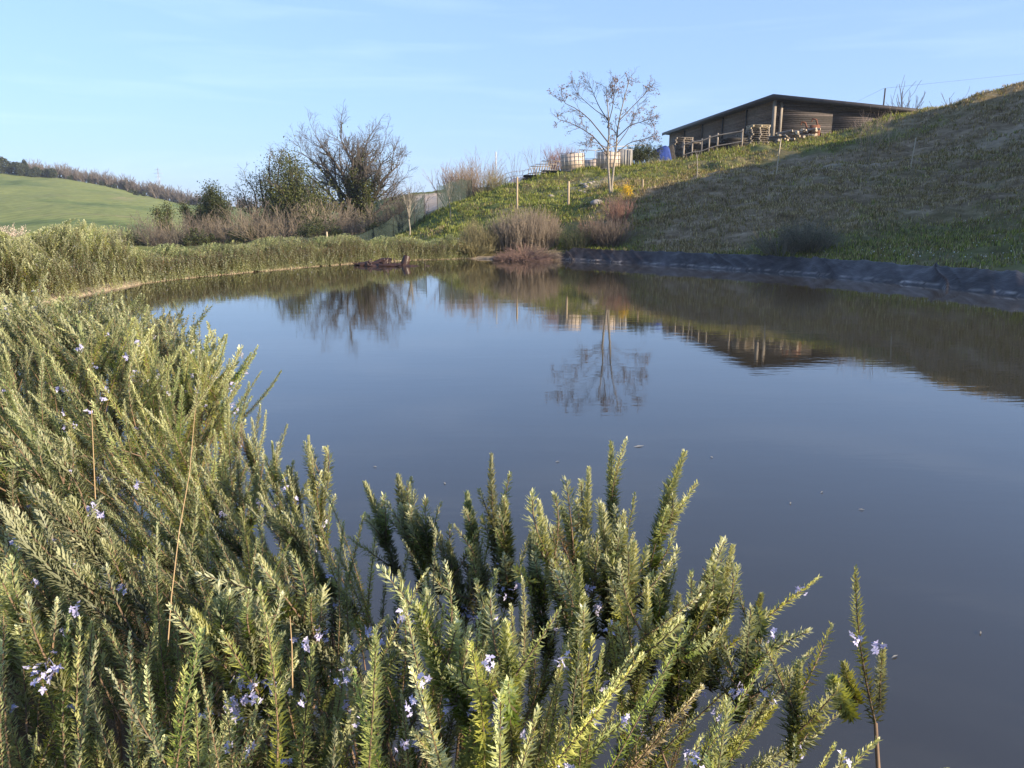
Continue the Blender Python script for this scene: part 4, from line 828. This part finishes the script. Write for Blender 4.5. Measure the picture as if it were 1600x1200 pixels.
mk('rear_wall', [box(C0 + DL * LL + DR * LW / 2 + UP * (Hw - FALL * LW) / 2, (LW, .1, Hw - FALL * LW), (.12, .10, .09), axes(DR)), box(C0 + DL * LL / 2 + DR * LW + UP * (Hw - FALL * LW) / 2, (LL - .2, .1, Hw - FALL * LW), (.12, .10, .09), axes(DL))], M['plank'], root)
for k in range(1, 5): mk('wall_post', [box(C0 + DL * 5.4 * k - DR * .05 + UP * (Hw / 2 - .02), (.14, .16, Hw - .04), None, axes(DL))], M['dark'], root)
mk('corner_post', [box(C0 - DR * .07 - DL * .07 + UP * (Hw / 2 - .03), (.24, .24, Hw - .06), None, axes(DL)), box(C0 + DR * .55 - DL * .05 + UP * (Hw / 2 - .08), (.2, .12, Hw - .16), None, axes(DR))], M['greywood'], root)
dn = nrm(DR - UP * FALL); upn = np.cross(dn, DL); upn = upn if upn[2] > 0 else -upn
cR = C0 + DL * (LL / 2 - .1) + dn * (LW / 2) + UP * (Hw + .16)
mk('roof', [box(cR, (LW + 1.3, LL + 1.6, .16), None, np.array([dn, DL, upn]))], M['roof'], root)
mk('fascia', [box(cR - DL * (LL / 2 + .82) - upn * .06, (LW + 1.32, .05, .32), None, np.array([dn, DL, upn])), box(cR - dn * (LW / 2 + .67) - upn * .06, (.05, LL + 1.62, .32), None, np.array([dn, DL, upn]))], M['roof'], root)

# things stored along the barn
def up_at(px, y, dz=0): return at(px, 240, y, dz)
def pallet_geo(c, ax, w_=1.2, d_=.8, m_=None):
    ps = []
    for k in range(5): ps.append(box(c + (-.5 + (k + .5) / 5) * d_ * ax[1] + UP * .128, (w_, d_ / 5 * .72, .022), None, ax))
    for k in range(3):
        ps.append(box(c + (-.44 + k * .44) * w_ * ax[0] + UP * .105, (.10, d_, .022), None, ax)); ps.append(box(c + (-.44 + k * .44) * w_ * ax[0] + UP * .011, (.10, d_, .022), None, ax))
        for j in (-.42, 0, .42): ps.append(box(c + (-.44 + k * .44) * w_ * ax[0] + j * d_ * ax[1] + UP * .058, (.10, .10, .07), None, ax))
    return ps
pal = mk('pallet', pallet_geo(np.zeros(3), np.eye(3)), M['greywood']); first = True
pal2 = pal.data.copy(); pal2.materials.clear(); pal2.materials.append(M['palewood'])
def stack(px, y, n_, lab, grp, pale=(), jit=.06, step=.15, w2=None, ang=.1):
    global first
    b = up_at(px, y)
    for k in range(n_):
        if first: o = pal; first = False
        else: o = pal.copy(); COL.objects.link(o)
        if k in pale: o.data = pal2
        o.location = (b[0] + random.uniform(-jit, jit), b[1] + random.uniform(-jit, jit), b[2] + k * step); o.rotation_euler = (0, 0, ang + random.uniform(-.12, .12)); o.scale = (1.25, 1.25, 1)
        tag(o, lab, 'pallet', grp)
        if k in pale and w2: tag(o, w2, 'pallet', grp + ', pale ones')
random.seed(4)
stack(1064, 62, 13, 'grey wooden pallet in the tallest stack at the left end of the barn', 'pallets in the tall left stack')
stack(1078, 61, 9, 'grey wooden pallet in the stack right beside the tallest one', 'pallets in the second stack', jit=.1)
stack(1166, 58.5, 9, 'dark pallet in the left one of the two stacks before the barn corner', 'pallets in the left corner stack')
stack(1182, 58, 11, 'dark pallet in the right one of the two stacks before the barn corner', 'pallets in the right corner stack', pale=(9, 10), w2='pale new pallet on top of the right stack before the barn corner')
stack(1130, 60, 3, 'pallet in the low stack between the railing and the barn side', 'pallets in the low stack')
# railing in front of the pallets
ra = [up_at(p_, y) for p_, y in ((1068, 54.5), (1081, 54.3), (1096, 54.1), (1107, 53.9), (1120, 53.8), (1158, 53.2))]; root = thing('wooden_railing', ra[0], 'weathered wooden rail fence in front of the stacked pallets', 'fence')
for k, b in enumerate(ra): mk('post', [box(b + UP * .62, (.10, .10, 1.35), None)], M['greywood'], root)
for hh in (.45, 1.15): mk('rail', [path([b + UP * hh - np.array([0, .08, 0]) for b in ra], .045, .045, 5)], M['greywood'], root)
# log pile and rusty machine
def logs(px, y, n_, lab, L_=1.4, seed=0, rows=3, grp='loose logs by the barn corner'):
    g = np.random.default_rng(seed); b = up_at(px, y)
    for k in range(n_):
        r_ = g.uniform(.06, .11); row = k % rows; c_ = b + np.array([(k // rows) * .34 + g.uniform(-.08, .08), g.uniform(-.3, .3), .1 + row * .17 + (k // rows) * .035]); d = nrm(np.array([g.uniform(-.5, .9), g.uniform(-1, -.4), g.uniform(-.05, .15)])) * L_ * .5 * g.uniform(.6, 1)
        P_ = np.array([[c_ - d, c_, c_ + d]]); col = np.array([.24, .20, .17]) * g.uniform(.7, 1.3); t1 = tubes(P_, np.array([[r_, r_, r_ * .9]]), 8, col)
        e = c_ + d; cc = np.array([.55, .46, .34]); ring = t1[0][-8:]; cap_ = (np.concatenate([ring, [e + d * .01]]), np.array([[i, (i + 1) % 8, 8] for i in range(8)]), cc)
        e2 = c_ - d; ring2 = t1[0][:8]; cap2 = (np.concatenate([ring2, [e2 - d * .01]]), np.array([[(i + 1) % 8, i, 8] for i in range(8)]), cc)
        o = mk('log', [t1, cap_, cap2], M['logs'], origin=c_); tag(o, lab, 'log', grp)
logs(1212, 52.8, 42, 'log with pale cut ends in the pile at the barn corner', seed=7, rows=5)
logs(1204, 53.5, 4, 'thin log lying in the grass left of the pile', 1.2, 8, 1, 'thin logs lying in the grass')
rb = up_at(1265, 53); root = thing('farm_implement', rb, 'rusty brown farm implement with two upright arms beside the log pile', 'farm machine')
mk('frame', [box(rb + [0, 0, .35], (1.0, .5, .5)), box(rb + [.1, -.27, .62], (.7, .06, .5))], M['rust'], root)
for s_x, hh in ((-.35, 1.05), (.38, 1.25)):
    mk('arm', [path([rb + [s_x, 0, .0], rb + [s_x, 0, hh * .7], rb + [s_x - .12, 0, hh], rb + [s_x - .38, 0, hh + .05], rb + [s_x - .42, 0, hh - .15]], .075, .045, 6)], M['rust'], root)
for s_x in (-.4, .4): mk('wheel', [tubes(np.array([[rb + [s_x, -.1, .25], rb + [s_x, .1, .25]]]), np.array([[.25, .25]]), 12)], M['dark'], root)
# blue tarpaulin, heap
tb = up_at(1034, 60); root = tb
gx, gy = np.meshgrid(np.linspace(-1, 1, 22), np.linspace(-1, 1, 18)); rr0 = np.maximum(np.abs(gx), np.abs(gy)); zz = 1.45 * (1 - sstep(.45, 1, rr0) * .98) * (1 - .35 * sstep(-1, 1, gx) * 0 - .3 * sstep(.2, -1, gx)) + .12 * vnoise(gx * 4, gy * 4, 5)
V = np.stack([gx * .85 * (1 + .12 * vnoise(gx * 3, gy * 3, 8)), gy * .8, zz], -1).reshape(-1, 3) + tb; i, j = np.meshgrid(np.arange(17), np.arange(21), indexing='ij'); Fq = np.stack([i * 22 + j, i * 22 + j + 1, (i + 1) * 22 + j + 1, (i + 1) * 22 + j], -1).reshape(-1, 4)
o = mk('tarpaulin', [(V, Fq, None)], M['blue'], origin=tb); tag(o, 'blue tarpaulin draped over a heap at the left end of the barn', 'tarpaulin')
mh = up_at(1046, 60.5); o = mk('tarpaulin', [(np.stack([gx * .5, gy * .6, zz * .9 + .1], -1).reshape(-1, 3) + mh, Fq, None)], M['dark'], origin=mh); tag(o, 'dark sheet over a heap, between the blue tarpaulin and the tall pallets', 'tarpaulin')
for k, (px, y, h_, lab) in enumerate([(993, 57, 1.3, 'dark evergreen bush beside the grey panel, left one of two'), (1009, 58, 1.6, 'dark evergreen bush nearest the blue tarpaulin, right one of two')]):
    bare_shrub(up_at(px, y), lab, h_, .8, 60, .014, (.05, .045, .035), 5, 'evergreen bushes by the barn', 90 + k, [(.035, .05, .022), (.05, .065, .03)], 3200, .10, name='evergreen_bush', cat='bush', rad=.5)
bare_shrub(up_at(1026, 55), 'grey green low shrub under the blue tarpaulin', .7, .8, 60, .008, (.2, .2, .13), 4, None, 94, [(.2, .22, .12)], 500, .06, rad=.4)
# storage tanks in cages
def tank(px, y, lab, ang, tilt, dz=0):
    b = up_at(px, y, dz); root = thing('storage_tank', b, lab, 'tank', 'caged storage tanks')
    ax = rotz(ang) @ np.array([[math.cos(tilt), 0, math.sin(tilt)], [0, 1, 0], [-math.sin(tilt), 0, math.cos(tilt)]])
    P = lambda x, y_, z: b + np.array([x, y_, z]) @ ax
    s = 1.36
    mk('pallet_base', [box(P(0, 0, .06), (1.2 * s, 1.0 * s, .12), None, ax)], M['greywood'], root)
    mk('tank_body', [box(P(0, 0, .64), (1.12 * s, .92 * s, 1.0), None, ax)], M['tank'], root); mk('lid', [box(P(0, 0, 1.18), (.3, .3, .08), None, ax)], M['dark'], root)
    bars = []; X_ = .6 * s; Y_ = .5 * s
    for t in np.linspace(-1, 1, 7):
        for sg in (-1, 1): bars += [path([P(t * X_, sg * Y_, .12), P(t * X_, sg * Y_, 1.2)], .012, .012, 4), path([P(sg * X_, t * Y_, .12), P(sg * X_, t * Y_, 1.2)], .012, .012, 4)]
    for z_ in np.linspace(.16, 1.2, 5): bars.append(path([P(-X_, -Y_, z_), P(X_, -Y_, z_), P(X_, Y_, z_), P(-X_, Y_, z_), P(-X_, -Y_, z_)], .014, .014, 4))
    mk('cage', bars, M['steel'], root)
tank(896, 52, 'tilted storage tank in a metal grid cage, left one of the two on the crest', -.08, .08)
tank(951, 52, 'upright storage tank in a metal grid cage behind the young tree', -.12, 0, -.05)
tank(930, 55, 'brown storage tank half hidden between the two caged tanks', -.1, .02, -.2)
b = up_at(977, 54); o = mk('corrugated_screen', [box(b + [0, 0, .55], (1.05, .08, 1.3), None, rotz(.2))] + [box(b + [x_ * .95 - .0, -.06, .55], (.05, .05, 1.25), None, rotz(.2)) for x_ in (-.5, -.25, 0, .25, .5)], M['panel'], origin=b); tag(o, 'grey upright metal panel standing right of the caged tanks', 'panel')
# leaning grid panels and junk
for k, (px, y, h_) in enumerate([(838, 55, 1.0), (846, 55.3, 1.15), (855, 55.6, 1.3)]):
    b = up_at(px, y); bars = [path([b + [t, 0, 0], b + [t + .35, .15, h_]], .022, .022, 4) for t in np.linspace(-.75, .75, 9)] + [path([b + [-.75 + .35 * f, .15 * f, h_ * f], b + [.75 + .35 * f, .15 * f, h_ * f]], .025, .025, 4) for f in (.05, .5, 1)]
    o = mk('grid_panel', bars, M['greywood'], origin=b); tag(o, ['leftmost and lowest leaning grid panel on the crest', 'middle leaning grid panel on the crest', 'rightmost leaning grid panel, next to the reddish shrub'][k], 'panel', 'leaning grid panels')
for k, (px, y, sz, lab) in enumerate([(842, 53, (2.2, .8, .35), 'pile of dark boards lying under the leaning panels'), (866, 53.5, (1.6, .8, .45), 'pile of dark boards against the tilted tank'), (921, 54, (2.2, .6, .4), 'dark boards stacked between the two caged tanks'), (1092, 56.5, (1.5, .8, 1.0), 'tall pile of dark boards behind the left part of the wooden rail fence'), (1113, 56.2, (1.2, .8, .8), 'pile of dark boards behind the middle of the wooden rail fence'), (1146, 55.6, (1.5, .8, .75), 'pile of dark boards behind the right end of the wooden rail fence')]):
    b = up_at(px, y); ps = [box(b + [random.uniform(-.15, .15), random.uniform(-.1, .1), .04 + j * .075], (sz[0] * random.uniform(.8, 1.1), sz[1], .055), None, rotz(random.uniform(-.1, .1))) for j in range(int(sz[2] / .075) + 1)]
    o = mk('board_pile', ps, M['dark'], origin=b); tag(o, lab, 'boards', 'board piles on the crest')
# distant vehicle-like blue-grey sheet heap left of the panels
b = up_at(812, 53); o = mk('sheet_heap', [(np.stack([gx * 1.1, gy * .5, zz * .38], -1).reshape(-1, 3) + b, Fq, None)], simple('grey_sheet', (.20, .22, .30), (.10, .11, .16), 5, .6), origin=b); tag(o, 'low heap under a grey blue sheet left of the leaning panels', 'heap')
# thin metal railing on the skyline
rs = [up_at(px, y) for px, y in ((772, 58), (781, 58), (790, 58.2), (799, 58.4), (808, 58.6), (817, 58.8), (826, 59), (835, 59))]; root = thing('metal_railing', rs[0], 'thin metal railing on the skyline left of the leaning panels', 'railing')
for b in rs: mk('post', [path([b - UP * .1, b + UP * 1.15], .025, .025, 4)], M['steel'], root)
for hh in (.4, .75, 1.1): mk('rail', [path([b + UP * hh for b in rs], .018, .018, 4)], M['steel'], root)
r2 = [up_at(px, y) for px, y in ((905, 60), (930, 60.5), (955, 61), (980, 62), (1010, 63))]; root = thing('metal_railing', r2[0], 'thin horizontal rail running behind the caged tanks', 'railing')
for b in r2: mk('post', [path([b - UP * .1, b + UP * 1.9], .03, .03, 4)], M['steel'], root)
mk('rail', [path([b + UP * 1.85 for b in r2], .03, .03, 4)], M['steel'], root)
up_ = at(1381, 160, 95); root = thing('utility_pole', up_, 'utility pole rising behind the barn roof', 'pole'); top_z = W(1381, 138, 95)
mk('pole', [path([up_, [up_[0], up_[1], top_z[2]]], .12, .08, 8)], M['dark'], root); mk('wire', [path([top_z, W(1300, 178, 130)], .01, .01, 4)], M['dark'], root); mk('wire', [path([top_z, W(1650, 110, 110)], .01, .01, 4)], M['dark'], root)

# rocks on the slope
g = np.random.default_rng(30); icos = None
def rock(p_, s, lab, grp):
    n1, n2 = 9, 6; th = np.linspace(0, 2 * np.pi, n1, endpoint=False); ph = np.linspace(.15, np.pi - .15, n2); T_, P_ = np.meshgrid(th, ph); k = 1 + .5 * g.uniform(-.5, .5, T_.shape)
    V = np.stack([np.sin(P_) * np.cos(T_) * k, np.sin(P_) * np.sin(T_) * k, np.cos(P_) * .6], -1).reshape(-1, 3) * s + p_; i, j = np.meshgrid(np.arange(n2 - 1), np.arange(n1), indexing='ij')
    Fq = np.stack([i * n1 + j, (i + 1) * n1 + j, (i + 1) * n1 + (j + 1) % n1, i * n1 + (j + 1) % n1], -1).reshape(-1, 4); top_ = np.array([np.arange(4)]) 
    o = mk('rock', [(V, Fq, None), (V[:n1], np.array([[0, 1, 2], [0, 2, 3], [0, 3, 4], [0, 4, 5], [0, 5, 6], [0, 6, 7], [0, 7, 8]]), None)], M['rock'], origin=p_); tag(o, lab, 'rock', grp)
for k in range(34):
    px = 912 + g.normal() * 20; y = 45.5 + g.normal() * 1.1; rock(at(px, 285, y, .02), g.uniform(.05, .16), 'grey stone of the rubble patch on the slope left of the young tree', 'stones of the rubble patch')
rock(at(932, 318, 37.4), .32, 'biggest pale stone in the grass below the young tree', None)

# driftwood in the water
g = np.random.default_rng(14); c = np.array([*on_water(600, 415), 0.0]); parts = []
P0 = []
for k in range(16):
    a = g.uniform(-.5, .5) + (math.pi if g.random() < .5 else 0); L_ = g.uniform(.3, 1.0); b = c + np.array([g.uniform(-.85, .85), g.uniform(-.5, .5), g.uniform(-.03, .05)]); d = np.array([math.cos(a), math.sin(a) * .4, g.uniform(-.03, .10)])
    P0.append([b, b + d * L_ * .35 + g.normal(size=3) * .03, b + d * L_ * .7 + g.normal(size=3) * .04, b + d * L_])
P0 = np.array(P0); R0 = np.array([[.09, .075, .05, .02]]) * g.uniform(.5, 1.2, (16, 1)); parts.append(tubes(P0, R0, 6)); A_, Ra = kids(g, P0, R0, 4, .35, .9, .08, .25, 4, .1, 1, .5); parts.append(tubes(A_, Ra, 4))
e = np.array([*on_water(634, 414), 0.0]); st_ = mk('driftwood', [path([e + [-.1, 0, -.1], e + [0, 0, .12], e + [.05, 0, .30], e + [.06, 0, .34]], .17, .11, 9)], M['wet'], origin=e); tag(st_, 'short upright sodden stump at the right end of the driftwood tangle', 'driftwood')
e = np.array([*on_water(598, 412), 0.0]); parts.append(path([e + [-.3, 0, .0], e + [0, 0, .14], e + [.35, 0, .16]], .10, .06, 7))
o = mk('driftwood', parts, M['wet'], origin=c, smooth=True); tag(o, 'dark reddish tangle of sodden driftwood lying in the water by the far rim', 'driftwood')
for k, (px, a, L_) in enumerate([(405, -.5, .5), (500, .7, .55), (512, .9, .4), (530, .6, .45)]):
    e = np.array([*on_water(px, {405: 424, 500: 415.5, 512: 414.5, 530: 413.2}[px]), 0.0]); pts = [e + [-.12, .1, .22], e, e + [.12 * a, -.15, .02], e + [.25 * a, -.35, -.04]]
    o = mk('root', [path(pts, .035, .015, 5)], M['wet'], origin=e); tag(o, 'dark root dipping into the water under the trailing hedge', 'root', 'roots along the hedge')
# specks floating on the water
g = np.random.default_rng(44)
for k, (px, py, s) in enumerate([(998, 698, .05), (1284, 770, .02), (1235, 787, .02), (1346, 797, .02), (1398, 1027, .02), (586, 730, .02), (871, 722, .02), (1532, 990, .015), (695, 756, .02), (1112, 715, .02)]):
    x, y = on_water(px, py); a = g.uniform(0, 3); d = np.array([math.cos(a), math.sin(a), 0]) * s; q = np.array([-d[1], d[0], 0]) * .2; p_ = np.array([x, y, .004])
    o = mk('floating_leaf', [(np.array([p_ - d, p_ + q + [0, 0, .003], p_ + d, p_ - q + [0, 0, .003]]), np.array([[0, 3, 2, 1]]), (.5, .45, .36))], M['dry'], origin=p_)
    tag(o, 'tiny straw sliver floating in the middle of the open water' if k == 0 else 'tiny pale speck of leaf floating on the open water', 'leaf', None if k == 0 else 'leaf specks on the water')

# ------------------------------------------------------------------ the air
hz = bpy.data.materials.new('haze_air'); hz.use_nodes = True; n = hz.node_tree; n.nodes.clear()
ho = n.nodes.new('ShaderNodeOutputMaterial'); pv = n.nodes.new('ShaderNodeVolumePrincipled'); pv.inputs['Color'].default_value = (.80, .88, 1, 1)
pv.inputs['Density'].default_value = .00028; pv.inputs['Anisotropy'].default_value = .2; n.links.new(pv.outputs[0], ho.inputs['Volume'])
tag(mk('haze', [box((0, 0, 15), (3100, 3100, 60))], hz), kind='stuff')
